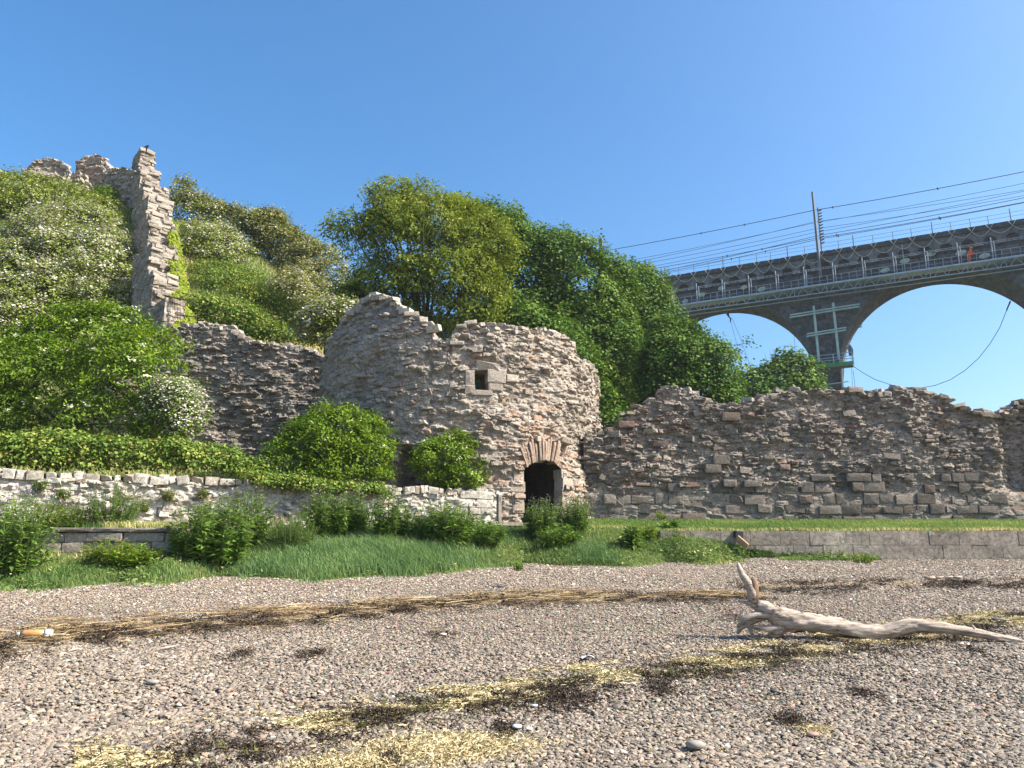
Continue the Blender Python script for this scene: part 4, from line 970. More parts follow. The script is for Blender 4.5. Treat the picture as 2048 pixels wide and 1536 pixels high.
for a, b in (((1595, 667), (1610, 664)), ((1598, 664), (1610, 661)), ((1712, 656), (1724, 653)), ((1713, 652), (1724, 649)), ((1612, 682), (1624, 677)), ((1613, 691), (1625, 686)), ((1616, 699), (1627, 695)), ((1692, 697), (1699, 695)), ((1690, 678), (1702, 678))):
    vl('putlog', a, b, -.3, .06, fr, M['mast'])
vl('lower_tie', (1631, 772), (1697, 763), .75, .05, fr, GS)
pf = empty('work_platform', vp(0, 14.2, 1.), 'small railed work platform with a green toeboard round the viaduct pier', 'platform')
PO = 1.5
a, b = on_v(1628, 737, PO), on_v(1706, 727, PO); pz = (a[1] + b[1]) / 2; ps0, ps1 = a[0], b[0]
m_ = MB(); m_.box(vp((ps0 + ps1) / 2, pz - .05, PO - .5), (ps1 - ps0, 1.1, .1), VROT); vpart(m_, 'platform_deck', M['mast'], pf)
m_ = MB(); m_.box(vp((ps0 + ps1) / 2, pz + .14, PO + .03), (ps1 - ps0, .05, .34), VROT); vpart(m_, 'toeboard', M['toe'], pf)
for hz in (.6, .85, 1.2):
    m_ = MB(); m_.tube([vp(ps0, pz + hz, PO), vp(ps1, pz + hz, PO)], .035, 5); vpart(m_, 'handrail', M['steel'], pf)
    m_ = MB(); m_.tube([vp(ps1, pz + hz, PO), vp(ps1, pz + hz, PO - 3.2)], .035, 5); vpart(m_, 'handrail', M['steel'], pf)
for q in (0, .52, .68, 1):
    m_ = MB(); s = ps0 + (ps1 - ps0) * q; m_.tube([vp(s, pz, PO), vp(s, pz + 1.25, PO)], .045, 5); vpart(m_, 'post', M['steel'], pf)
for q in range(6):
    m_ = MB(); s = ps0 + (ps1 - ps0) * (.08 + q * .14); m_.tube([vp(s, pz + .3, PO - .02), vp(s + .3, pz + .6, PO - .02)], .02, 4); vpart(m_, 'brace', M['steel'], pf)
m_ = MB(); m_.tube([vp(ps1 - .1, pz + 1.0, PO - .5), vp(ps1 - .1, pz + 1.6, PO - .5), vp(ps1 - .15, pz + 2.1, PO - .5)], [.2, .24, .08], 6); vpart(m_, 'winch', M['mast'], pf)

# ------------------------------------------------------------------ masts and overhead line
def mast(label, u, vt_, ub, vb, off, r, brackets=0):
    a = on_v(ub, vb, off); b = on_v(u, vt_, off); s = (a[0] + b[0]) / 2
    o = empty('line_mast', vp(s, a[1], off), label, 'mast', 'overhead line masts')
    m_ = MB(); m_.tube([vp(s, a[1], off), vp(s, b[1], off)], [r, r * .7], 8); vpart(m_, 'pole', M['mast'], o)
    return o, s, a[1], b[1]
o, s, z0, z1 = mast('slim tall grey line mast standing on the near edge of the viaduct', 1625, 384, 1641, 556, .75, .17)
m_ = MB(); m_.tube([vp(s, z0, .75), vp(s, z0 + 2.4, .75)], .12, 8); vpart(m_, 'mast_foot', GS, o)
o, s, z0, z1 = mast('shorter line mast with stacked insulators behind the slim tall mast', 1631, 416, 1649, 512, -3.2, .1)
for k in range(12):
    z = z0 + (z1 - z0) * (.25 + .06 * k); m_ = MB(); m_.tube([vp(s + .05, z, -3.0), vp(s + .38, z + .1, -3.0)], [.09, .05], 6); vpart(m_, 'insulator', M['iron'], o)
o, s, z0, z1 = mast('far line mast whose head shows over the dark treetops', 1199, 480, 1206, 585, -2., .28)
m_ = MB(); m_.box(vp(s, z1 - .3, -2.), (.45, .4, .8), VROT); vpart(m_, 'mast_head', M['mast'], o)
m_ = MB(); m_.tube([vp(s, z1 - .9, -2.), vp(s + 1.2, z1 - 1.2, -2.)], .07, 6); vpart(m_, 'bracket', M['mast'], o)
WL = [((1203, 503), (1626, 421), (2060, 341)), ((1236, 525), (1628, 446), (2060, 364)), ((1250, 529), (1632, 443), (2060, 378)), ((1262, 532), (1628, 458), (2060, 389)), ((1290, 540), (1634, 476), (2060, 402)), ((1300, 547), (1636, 471), (2060, 393)), ((1302, 550), (1638, 478), (2060, 403)), ((1292, 535), (1625, 466), (2060, 380))]
names = ['topmost overhead wire strung between the line masts', 'second overhead wire down, close under the topmost wire', 'overhead wire sagging into a joint near the slim mast', 'middle overhead wire of the bundle', 'overhead wire just below the middle of the bundle', 'overhead wire dipping towards the treetops low in the bundle', 'lowest overhead wire just above the viaduct stanchions', 'thin overhead wire crossing the others in the bundle']
for k, (q, lb) in enumerate(zip(WL, names)):
    off = -1.5 - .5 * (k % 4); pts = []
    for a, b in zip(q[:-1], q[1:]):
        A_, B_ = on_v(*a, off), on_v(*b, off); c = catenary(vp(A_[0], A_[1], off), vp(B_[0], B_[1], off), .12, 10); pts += c if not pts else c[1:]
    r = .038 if k == 0 else (.03 if k in (4, 5, 6) else .022)
    m_ = MB(); m_.tube(pts, r, 4)
    for t_ in ((5, 7, 11, 16) if k in (0, 4, 6) else ()): m_.tube([pts[t_] + Vector((0, 0, .1)), pts[t_] - Vector((0, 0, .12))], .07, 5)
    o = m_.build('overhead_wire', M['wire']); tag(o, lb, 'wire', 'overhead wires')
def prope(label, px, off, r, mat=M['rope']):
    m_ = MB(); m_.tube([vp(*on_v(u, v, off), off) for u, v in px], r, 5); o = m_.build('rope', mat); return tag(o, label, 'rope', 'ropes hanging from the viaduct')
prope('rope hanging in a wide curve from the arch to the work platform', [(1706, 732), (1725, 745), (1750, 759), (1780, 769), (1810, 775), (1840, 776), (1870, 771), (1900, 760), (1930, 741), (1957, 717), (1980, 688), (2000, 655), (2013, 622), (2022, 604)], .5, .028, M['wire'])
prope('thick dark rope end at the top of the wide curving rope', [(2013.5, 621), (2021, 602)], .62, .06, M['wire'])
prope('steeper of the two ropes dropping from the arch crown above the trees', [(1459, 634), (1470, 675), (1482, 722), (1486, 742)], -.8, .022)
prope('slanting rope dropping beside the steeper one from the arch crown', [(1463, 634), (1479, 672), (1497, 722), (1505, 745)], -.8, .022)
prope('plumb rope hanging down from the end of the work platform', [(1706, 740), (1709, 762), (1713, 800)], 1.2, .02, M['wire'])
prope('thin line hanging from the platform winch beside the pier', [(1700, 690), (1702, 715), (1706, 790)], .9, .016, M['wire'])
prope('thin line hanging beside the pier above the small tree', [(1588, 640), (1589, 700)], .4, .016, M['wire'])
hk = empty('rope_access_kit', vp(*on_v(1457, 634, -.8), -.8), 'dark bundle of rope gear hanging under the arch crown', 'gear')
m_ = MB(); a = on_v(1457, 628, -.8); m_.tube([vp(a[0], a[1] + .3, -.8), vp(a[0] - .1, a[1], -.8), vp(a[0] + .05, a[1] - .35, -.8)], [.06, .17, .08], 7, noise=.4); vpart(m_, 'pulley_block', M['wire'], hk)
m_ = MB(); m_.tube([vp(a[0], a[1] - .3, -.8), vp(a[0] + .2, a[1] - .6, -.8), vp(a[0] + .1, a[1] - 1.0, -.8)], [.07, .1, .03], 6, noise=.4); vpart(m_, 'rope_bag', M['mast'], hk)

# ------------------------------------------------------------------ people and the bird
def skin_body(name, verts, edges, radii, mat, parent, sub=1):
    me = bpy.data.meshes.new(name); me.from_pydata(verts, edges, []); me.update(); o = link(name, me, None, mat)
    o.modifiers.new('skin', 'SKIN'); 
    if not me.skin_vertices: me.skin_vertices.new()
    for sv, r in zip(me.skin_vertices[0].data, radii): sv.radius = (r, r)
    me.skin_vertices[0].data[0].use_root = True
    ms = o.modifiers.new('sub', 'SUBSURF'); ms.levels = sub; ms.render_levels = sub
    dg = bpy.context.evaluated_depsgraph_get(); dg.update(); me2 = bpy.data.meshes.new_from_object(o.evaluated_get(dg)); o.modifiers.clear(); o.data = me2
    if not me2.materials: me2.materials.append(mat)
    for p_ in me2.polygons: p_.use_smooth = True
    o.parent = parent; return o
M['orange'] = flat_mat('orange_overalls', (.85, .10, .015), .7, .2, 8); M['helm'] = flat_mat('orange_helmet', (.9, .2, .06), .4, .1, 8); M['crow'] = flat_mat('black_feathers', (.012, .012, .016), .5, .2, 20)
M['skin'] = flat_mat('skin', (.45, .25, .17), .6, .1, 10)
ws, wz = on_v(1941, 527, 1.2); wk = empty('person', vp(ws, GZ + .06, 1.05), 'worker in orange overalls and helmet bending over the gangway rail', 'person', rz=math.atan2(VE.y, VE.x))
Vb = [(0, 0, .93), (.03, 0, 1.2), (.12, 0, 1.42), (.2, 0, 1.53), (-.02, -.1, .9), (.02, -.12, .5), (-.04, -.12, .08), (.1, -.13, .05), (-.02, .1, .9), (.03, .12, .5), (-.03, .12, .08), (.11, .13, .05), (.12, -.2, 1.38), (.22, -.25, 1.12), (.42, -.2, 1.0), (.12, .2, 1.38), (.2, .26, 1.1), (.4, .2, .98)]
E_ = [(0, 1), (1, 2), (2, 3), (0, 4), (4, 5), (5, 6), (6, 7), (0, 8), (8, 9), (9, 10), (10, 11), (2, 12), (12, 13), (13, 14), (2, 15), (15, 16), (16, 17)]
skin_body('body', Vb, E_, [.17, .17, .18, .07, .12, .09, .07, .05, .12, .09, .07, .05, .08, .06, .045, .08, .06, .045], M['orange'], wk)
m_ = MB(); m_.tube([(.2, 0, 1.5), (.23, 0, 1.6), (.26, 0, 1.7)], [.07, .105, .09], 10); o = m_.build('head', M['skin'], wk, True)
m_ = MB(); m_.tube([(.25, 0, 1.655), (.255, 0, 1.68), (.27, 0, 1.75), (.28, 0, 1.8)], [.165, .14, .12, .04], 12); m_.build('helmet', M['helm'], wk, True)
cp = P(290, 300.5, 45.2); bird = empty('crow', cp, 'black crow perched on the tip of the stone fin', 'bird')
skin_body('body', [(0, 0, .16), (.1, 0, .24), (.16, 0, .33), (.24, 0, .34), (-.14, 0, .1), (-.3, 0, .04), (0, .04, .08), (.01, .05, .0), (0, -.04, .08), (.01, -.05, .0)], [(0, 1), (1, 2), (2, 3), (0, 4), (4, 5), (0, 6), (6, 7), (0, 8), (8, 9)], [.1, .09, .065, .018, .07, .03, .02, .015, .02, .015], M['crow'], bird)
# ------------------------------------------------------------------ foliage
def rand_dirs(rng, n):
    d = rng.normal(0, 1, (n, 3)); return d / np.linalg.norm(d, axis=1, keepdims=True)
def leaf_mesh(C, Nn, L, Wd, rng, fold=.12, tdir=None):
    """kite shaped leaves, four corners each, slightly cupped"""
    n = len(C); r = rand_dirs(rng, n) if tdir is None else tdir
    T = r - (r * Nn).sum(1, keepdims=True) * Nn; T /= np.linalg.norm(T, axis=1, keepdims=True) + 1e-9
    B = np.cross(Nn, T); L = np.asarray(L).reshape(-1, 1); Wd = np.asarray(Wd).reshape(-1, 1)
    V = np.stack([C - T * L * .5, C + B * Wd * .5 + Nn * fold * L - T * L * .08, C + T * L * .5, C - B * Wd * .5 + Nn * fold * L - T * L * .08], 1).reshape(-1, 3)
    i = np.arange(n)[:, None] * 4
    Fc = np.concatenate([i + [0, 1, 2], i + [0, 2, 3]], 1).reshape(-1, 3)
    return V, Fc
def poly_lobes(poly, Yf, n, rmin, rmax, rng, bulge=.8):
    """round masses that fill an outline; each stands at its own distance"""
    us = [p[0] for p in poly]; vs = [p[1] for p in poly]; out = []; pl = np.array(poly, float); nx = np.roll(pl, -1, 0)
    tries = 0
    while len(out) < n and tries < n * 60:
        tries += 1; u, v = rng.uniform(min(us), max(us)), rng.uniform(min(vs), max(vs))
        if not inpoly(np.array([u]), np.array([v]), poly)[0]: continue
        ab = nx - pl; t_ = np.clip((([u, v] - pl) * ab).sum(1) / (ab ** 2).sum(1), 0, 1); dist = np.min(np.linalg.norm(pl + ab * t_[:, None] - [u, v], axis=1))
        Y = Yf(u, v); ppm = F / Y / 1.03
        r = rng.uniform(rmin, rmax); r = min(r, max(rmin * .6, dist / ppm * 1.3))
        if dist / ppm < rmin * .3: continue
        c = P(u, v, Y - bulge * min(dist / ppm, 2.5) * .6)
        if any((c - q[0]).length < .5 * min(r, q[1]) for q in out): continue
        out.append((c, r))
    per = np.linalg.norm(nx - pl, axis=1); ce = pl.mean(0)      # smaller masses along the outline keep its shape
    for i in range(len(pl)):
        Y = Yf(*pl[i]); ppm = F / Y / 1.03; k = max(1, int(per[i] / ppm / (rmin * .95)))
        for q in range(k):
            a_ = pl[i] + (nx[i] - pl[i]) * (q + rng.uniform(.2, .8)) / k; r = rmin * rng.uniform(.55, 1.05); dn = np.array([-(nx[i] - pl[i])[1], (nx[i] - pl[i])[0]]) / max(per[i], 1e-6)
            if not inpoly(np.array([a_[0] + dn[0] * 2]), np.array([a_[1] + dn[1] * 2]), poly)[0]: dn = -dn
            a_ = a_ + dn * r * ppm * rng.uniform(.75, 1.15); out.append((P(a_[0], a_[1], Yf(*a_) - rng.uniform(0, .5) * bulge), r))
    return out
def crown(lobes, nclump, per, rng, leaf=(.12, .2), asp=.6, up=.55, spread=.22, squash=.95, rough=.55, droop=0., inner=.25):
    """leaf centres, normals, sizes and tones for a crown made of round masses"""
    Cc = np.array([q[0][:] for q in lobes]); rr = np.array([q[1] for q in lobes]); pr = rr ** 2 / (rr ** 2).sum()
    k = rng.choice(len(lobes), nclump, p=pr); D = rand_dirs(rng, nclump)
    D[:, 2] = np.where(D[:, 2] < -.35, -D[:, 2] * .6, D[:, 2]); D /= np.linalg.norm(D, axis=1, keepdims=True)
    lump = 1 + rough * vn(D[:, 0] * 2.2 + k * 7.1, D[:, 1] * 2.2, D[:, 2] * 2.2, 77)
    rad = rr[k] * lump * np.where(rng.uniform(0, 1, nclump) < inner, rng.uniform(.45, .9, nclump), rng.uniform(.88, 1.05, nclump)) * np.where(rng.uniform(0, 1, nclump) < .12, rng.uniform(1.08, 1.3, nclump), 1.)
    pc = Cc[k] + D * rad[:, None] * np.array([1, 1, squash])
    deep = np.zeros(nclump, bool)                             # drop clumps buried in a neighbouring mass
    for c, r in lobes: deep |= (np.linalg.norm((pc - np.array(c[:])) / np.array([1, 1, squash]), axis=1) < r * .62)
    pc, D, k = pc[~deep], D[~deep], k[~deep]
    n = len(pc); tone = rng.uniform(-.34, .3, n)
    ci = np.repeat(np.arange(n), per); m_ = len(ci)
    off = rng.normal(0, 1, (m_, 3)) * spread * np.array([1, 1, .55]); 
    C = pc[ci] + off; C[:, 2] -= droop * (off[:, 0] ** 2 + off[:, 1] ** 2) / max(spread, .01)
    Nn = D[ci] * .75 + np.array([0, 0, up]) + rng.normal(0, .45, (m_, 3)); Nn /= np.linalg.norm(Nn, axis=1, keepdims=True)
    L = rng.uniform(leaf[0], leaf[1], m_); tint = np.clip(.5 + tone[ci] + rng.normal(0, .12, m_), 0, 1)
    return C, Nn, L, L * asp * rng.uniform(.8, 1.2, m_), tint, (pc, D)
def limbs(base, lobes, rng, r0, mat, parent, name='trunk', nb=10):
    base = Vector(base); m_ = MB(); c = sum((q[0] for q in lobes), Vector()) / len(lobes)
    fork = base.lerp(c, .45); m_.tube([base - Vector((0, 0, .3)), base.lerp(fork, .5) + Vector(rng.normal(0, .08, 3)), fork], [r0 * 1.25, r0, r0 * .8], 8, noise=.12)
    o = m_.build(name, mat, None, True); o.data.transform(Matrix.Translation(-Vector(parent.location))); o.parent = parent
    idx = rng.permutation(len(lobes))[:nb]; m_ = MB()
    for i in idx:
        q = lobes[i][0]; mid = fork.lerp(q, .5) + Vector(rng.normal(0, .25, 3)); end = fork.lerp(q, 1.) + Vector(rng.normal(0, .3, 3))
        m_.tube([fork, mid, end], [r0 * .55, r0 * .3, r0 * .08], 6, noise=.1)
        for _ in range(3):
            e_ = end + Vector(rng.normal(0, .7, 3)) * lobes[i][1]; m_.tube([mid.lerp(end, .6), mid.lerp(e_, .7) + Vector(rng.normal(0, .1, 3)), e_], [r0 * .16, r0 * .1, r0 * .03], 4)
    o = m_.build('branches', mat, None, True); o.data.transform(Matrix.Translation(-Vector(parent.location))); o.parent = parent
def foliage(parent, name, C, Nn, L, Wd, tint, mat, rng, fold=.1, tdir=None):
    V, Fc = leaf_mesh(C - np.array(parent.location), Nn, L, Wd, rng, fold, tdir)
    return link(name, npmesh(name, V, Fc, {'tint': np.repeat(tint, 2)}, False, mat), parent)
def blossom(parent, pcD, rng, frac, n_per, size, mat, maskf=None, out=.14):
    sg = .055 if mat is M['umbel'] else .17
    pc, D = pcD; k = rng.uniform(0, 1, len(pc)) < frac
    if maskf is not None: k &= maskf(pc)
    k &= D[:, 2] > -.2; pc, D = pc[k], D[k]; ci = np.repeat(np.arange(len(pc)), n_per); m_ = len(ci)
    if m_ == 0: return
    C = pc[ci] + D[ci] * out + rng.normal(0, sg, (m_, 3)) * np.array([1, 1, .6]); Nn = D[ci] * .6 + np.array([0, 0, .8]) + rng.normal(0, .35, (m_, 3)); Nn /= np.linalg.norm(Nn, axis=1, keepdims=True)
    L = rng.uniform(size[0], size[1], m_); foliage(parent, 'blossom', C, Nn, L, L * .85, np.clip(rng.normal(.5, .2, m_), 0, 1), mat, rng, .0)
M['bark'] = flat_mat('grey_bark', (.12, .10, .08), .95, .35, 7)
M['ash_leaf'] = leaf_mat('pale_ash_leaf', [(0, (.05, .072, .008)), (.4, (.115, .155, .016)), (.7, (.18, .225, .032)), (1, (.28, .30, .075))], .36)
M['syc_leaf'] = leaf_mat('dark_sycamore_leaf', [(0, (.014, .034, .005)), (.4, (.03, .062, .009)), (.7, (.056, .092, .014)), (1, (.10, .13, .028))], .26)
M['haw_leaf'] = leaf_mat('hawthorn_leaf', [(0, (.05, .075, .010)), (.4, (.10, .135, .018)), (.7, (.155, .185, .03)), (1, (.23, .235, .055))], .3)
M['haw_leaf2'] = leaf_mat('bronze_hawthorn_leaf', [(0, (.05, .06, .013)), (.4, (.095, .11, .024)), (.7, (.15, .155, .04)), (1, (.23, .2, .07))], .3)
M['eld_leaf'] = leaf_mat('elder_leaf', [(0, (.03, .062, .005)), (.4, (.07, .125, .009)), (.7, (.125, .19, .016)), (1, (.2, .27, .045))], .38, .4)
M['brm_leaf'] = leaf_mat('bramble_leaf', [(0, (.03, .06, .012)), (.4, (.07, .115, .02)), (.7, (.125, .165, .03)), (.9, (.21, .2, .05)), (1, (.28, .17, .07))], .35, .45)
M['herb_leaf'] = leaf_mat('broad_weed_leaf', [(0, (.02, .046, .008)), (.4, (.042, .083, .014)), (.7, (.075, .125, .022)), (1, (.15, .2, .055))], .32, .4)
M['ivy_leaf'] = leaf_mat('yellow_ivy_leaf', [(0, (.10, .15, .01)), (.5, (.2, .26, .02)), (1, (.32, .34, .05))], .4)
M['white'] = leaf_mat('cream_blossom', [(0, (.36, .34, .25)), (.5, (.52, .5, .4)), (1, (.66, .64, .54))], .25, .8)
M['umbel'] = leaf_mat('pale_green_umbel', [(0, (.58, .58, .36)), (1, (.76, .74, .52))], .25, .8)
M['mauve'] = leaf_mat('mauve_flower', [(0, (.32, .2, .36)), (1, (.55, .42, .58))], .25, .8)
M['seedhead'] = leaf_mat('dull_seed_head', [(0, (.13, .12, .09)), (.5, (.2, .17, .15)), (1, (.28, .24, .24))], .2, .8)
M['stem'] = flat_mat('plant_stem', (.09, .12, .035), .8, .3, 10)
rf = np.random.RandomState(23)
# ---- big trees behind the tower
def tree(name, label, poly, Y, n, rr, mat, nclump, per, base, r0, seed, leaf=(.14, .24), asp=.75, group='trees behind the ruins', extra=(), cat='tree', **kw):
    rg = np.random.RandomState(seed); lb = poly_lobes(poly, lambda u, v: Y, n, rr[0], rr[1], rg, 1.0) + [(P(u, v, Y_), r) for u, v, Y_, r in extra]
    o = empty(name, base, label, cat, group)
    C, Nn, L, Wd, ti, pd = crown(lb, nclump, per, rg, leaf, asp, **kw)
    foliage(o, 'crown', C, Nn, L, Wd, ti, mat, rg); limbs(base, lb, rg, r0, M['bark'], o, 'trunk', 16); return o, pd
ash_poly = [(720, 510), (722, 440), (752, 400), (800, 376), (870, 386), (950, 402), (1005, 450), (1032, 505), (1022, 580), (1000, 640), (960, 672), (860, 672), (800, 640), (735, 640), (692, 600)]
tree('ash_tree', 'feathery pale yellow green tree rising behind the round tower', ash_poly, 33.5, 60, (.5, 1.3), M['ash_leaf'], 2900, 26, (P(850, 720, 34).x, 34, hill_z(P(850, 720, 34).x, 34.)), .22, 501, (.13, .26), .36, up=.4, spread=.23, rough=.8, droop=.2, inner=.35,
     extra=[(672, 462, 33, .45), (690, 440, 33, .55), (662, 475, 33, .3), (712, 480, 33, .5), (742, 382, 33.4, .45), (768, 374, 33.4, .4), (800, 372, 33.4, .35), (846, 378, 33.4, .4), (700, 500, 33, .4)])
syc1 = [(880, 425), (915, 392), (948, 392), (985, 402), (1020, 424), (1052, 434), (1060, 452), (1100, 462), (1165, 476), (1195, 492), (1228, 514), (1254, 540), (1262, 600), (1266, 700), (1250, 880), (1090, 880), (990, 720), (930, 640), (960, 500)]
tree('sycamore_tree', 'largest dark green sycamore sloping down behind the round tower', syc1, 40, 95, (.9, 1.9), M['syc_leaf'], 3000, 56, (P(1120, 900, 40).x, 40, hill_z(P(1120, 900, 40).x, 40.)), .35, 511, (.11, .2), .85, spread=.33, droop=.5, rough=.35, up=.75)
syc2 = [(1226, 560), (1248, 534), (1268, 527), (1300, 536), (1318, 580), (1340, 620), (1362, 660), (1345, 700), (1342, 800), (1300, 880), (1200, 890), (1190, 720), (1212, 640)]
tree('sycamore_tree', 'dark sycamore with a small pointed top beside the viaduct end', syc2, 43, 50, (.8, 1.6), M['syc_leaf'], 1500, 56, (P(1260, 900, 43).x, 43, hill_z(P(1260, 900, 43).x, 43.)), .28, 521, (.11, .2), .85, spread=.32, droop=.5, up=.75)
syc3 = [(1316, 636), (1350, 640), (1392, 652), (1430, 678), (1462, 696), (1466, 722), (1440, 750), (1470, 780), (1474, 815), (1400, 850), (1300, 870), (1285, 740)]
tree('sycamore_tree', 'yellower green sycamore leaning out over the curtain wall below the arch', syc3, 37, 40, (.6, 1.4), M['syc_leaf'], 1200, 54, (P(1350, 900, 37).x, 37, hill_z(P(1350, 900, 37).x, 37.)), .24, 531, (.1, .19), .85, spread=.3, droop=.4, up=.8)
syc5 = [(1000, 640), (1060, 610), (1140, 640), (1200, 760), (1240, 880), (1150, 880), (1080, 760)]
tree('sycamore_tree', 'low dark sycamore close behind the shoulder of the round tower', syc5, 35, 26, (.8, 1.5), M['syc_leaf'], 800, 54, (P(1150, 900, 35).x, 35, hill_z(P(1150, 900, 35).x, 35.)), .24, 541, (.1, .19), .85, spread=.3, droop=.45, up=.75)
tr4 = [(1462, 752), (1500, 735), (1550, 714), (1590, 702), (1628, 716), (1634, 830), (1560, 850), (1470, 840)]
tree('small_tree', 'rounded small tree standing beside the viaduct pier', tr4, 56, 30, (.9, 1.9), M['syc_leaf'], 1300, 16, (P(1555, 900, 56).x, 56, -1.), .25, 551, (.2, .36), .85, spread=.4, droop=.4, up=.8, group=None)
# ---- shrubs on the hill
def hillY(u, v): 
    y = ray_hill(u, v); return (y if y is not None else 46.) - .5
def shrub(name, label, poly, Yf, n, rr, mat, nclump, per, seed, leaf=(.09, .16), asp=.65, white=0., wper=8, wsize=(.08, .15), wmat=None, group=None, cat='shrub', stems=True, maskf=None, basez=None, **kw):
    rg = np.random.RandomState(seed); lb = poly_lobes(poly, Yf, n, rr[0], rr[1], rg, .5)
    c = sum((q[0] for q in lb), Vector()) / len(lb); zmin = min(q[0].z - q[1] for q in lb); o = empty(name, (c.x, c.y, zmin), label, cat, group)
    C, Nn, L, Wd, ti, pd = crown(lb, nclump, per, rg, leaf, asp, **kw); foliage(o, 'foliage', C, Nn, L, Wd, ti, mat, rg)
    if white: blossom(o, pd, rg, white, wper, wsize, wmat or M['white'], maskf)
    if stems: limbs((c.x, c.y + .3, zmin if basez is None else basez), lb, rg, .07, M['bark'], o, 'stems', 7)
    return o
G1 = 'shrubs on the hillside'
shrub('hawthorn_bush', 'green hawthorn along the crest under the domed ruin, flecked with white', [(-60, 360), (0, 352), (60, 352), (130, 372), (190, 395), (236, 405), (232, 470), (190, 470), (100, 440), (0, 440), (-60, 430)], hillY, 61, (.6, 1.3), M['haw_leaf'], 2850, 14, 601, (.11, .2), white=.16, group=G1)
shrub('hawthorn_bush', 'hawthorn white with blossom just below the crest, beside the stepped wall', [(30, 440), (120, 408), (210, 425), (250, 480), (275, 585), (200, 600), (110, 570), (50, 520)], hillY, 54, (.6, 1.2), M['haw_leaf'], 2550, 12, 611, (.11, .19), white=.62, wper=14, group=G1)
shrub('hawthorn_bush', 'white flowering hawthorn lower on the slope above the big elder', [(-60, 470), (0, 480), (90, 500), (180, 560), (275, 600), (225, 650), (110, 640), (0, 690), (-60, 690)], hillY, 57, (.6, 1.2), M['haw_leaf'], 2850, 12, 621, (.11, .19), white=.42, wper=14, group=G1)
shrub('hawthorn_bush', 'wide blossoming hawthorn just beyond the stepped wall under the skyline', [(345, 385), (420, 405), (470, 442), (515, 440), (540, 470), (520, 520), (440, 535), (362, 510)], hillY, 46, (.6, 1.2), M['haw_leaf'], 2250, 12, 631, (.11, .19), white=.42, wper=13, group=G1)
shrub('scrub_bush', 'brownish green scrub on the skyline beyond the blossoming hawthorn', [(350, 372), (420, 400), (500, 428), (556, 420), (598, 466), (640, 490), (600, 545), (540, 520), (470, 440), (380, 410)], hillY, 43, (.5, 1.1), M['haw_leaf2'], 2250, 14, 641, (.11, .19), white=.06, group=G1)
shrub('hawthorn_bush', 'bronze tinted hawthorn with faded blossom beside the pale ash', [(548, 530), (620, 480), (675, 505), (705, 580), (690, 640), (600, 640), (562, 600)], lambda u, v: hillY(u, v) - 1., 46, (.6, 1.2), M['haw_leaf2'], 2250, 12, 651, (.11, .19), white=.3, wper=10, group=G1)
shrub('hawthorn_bush', 'small blossoming hawthorn peeping over the walls next to the tower', [(598, 640), (650, 610), (700, 600), (690, 640), (650, 690), (605, 695)], lambda u, v: 30., 12, (.3, .7), M['haw_leaf'], 900, 12, 661, (.08, .15), white=.45, wper=12, group=G1)
shrub('bramble_patch', 'low bramble on the grass slope behind the linking wall', [(370, 600), (430, 590), (500, 620), (560, 650), (580, 690), (480, 680), (420, 650), (370, 650)], lambda u, v: min(hillY(u, v), 31), 22, (.35, .7), M['brm_leaf'], 1000, 12, 671, (.09, .16), group=G1, stems=False)
shrub('scrub_bush', 'dark scrub in the shade between the hill grass and the pale ash', [(660, 600), (720, 560), (790, 620), (840, 660), (800, 690), (700, 650)], lambda u, v: 33.5, 14, (.5, 1.), M['syc_leaf'], 700, 14, 675, (.1, .18), group=G1)
shrub('elder_bush', 'small bright green bush growing against the foot of the crest wall', [(190, 390), (215, 372), (232, 385), (240, 420), (215, 425)], hillY, 8, (.35, .6), M['eld_leaf'], 300, 12, 677, (.1, .17), group=G1)
shrub('bramble_patch', 'sprawling yellow green bramble high on the grass slope beside the ivy', [(372, 530), (430, 520), (520, 545), (545, 575), (470, 590), (390, 570)], hillY, 26, (.25, .55), M['brm_leaf'], 800, 12, 673, (.08, .15), group=G1, stems=False)
shrub('bramble_patch', 'rough bramble running down the grass slope towards the faded hawthorn', [(480, 570), (560, 590), (620, 650), (600, 690), (560, 660), (500, 620)], lambda u, v: min(hillY(u, v), 34), 24, (.25, .55), M['haw_leaf'], 800, 12, 674, (.08, .15), group=G1, stems=False)
# ---- big bushes near the walls
def ry(u, v): # just behind the garden wall at this column
    d = ray(u, 940); k = 22.65 / (d.y - .4425 * d.x); return max(16.5, d.y * k) + .45
GB_ = 'bushes growing against the old walls'
shrub('elder_bush', 'huge bright green elder bush with scattered cream flower heads beside the linking wall', [(-80, 690), (0, 682), (60, 645), (130, 612), (190, 605), (262, 618), (318, 652), (352, 712), (368, 780), (385, 860), (340, 900), (150, 900), (-80, 900)], lambda u, v: 23.2 if v > 700 else 24.2, 50, (.45, 1.0), M['eld_leaf'], 1900, 30, 701, (.09, .17), .45, white=.16, wper=14, wsize=(.06, .1), wmat=M['umbel'], group=GB_, spread=.18, rough=.6)
shrub('hawthorn_bush', 'white flowering spray spilling down beside the huge elder bush', [(290, 775), (345, 768), (385, 790), (392, 850), (372, 880), (330, 850)], lambda u, v: 22.6, 12, (.25, .5), M['eld_leaf'], 500, 12, 711, (.06, .11), white=.75, wper=18, wsize=(.05, .09), group=GB_)
b1 = [(540, 905), (560, 880), (592, 850), (640, 825), (700, 814), (742, 830), (772, 872), (782, 915), (770, 965), (700, 980), (600, 965), (550, 935)]
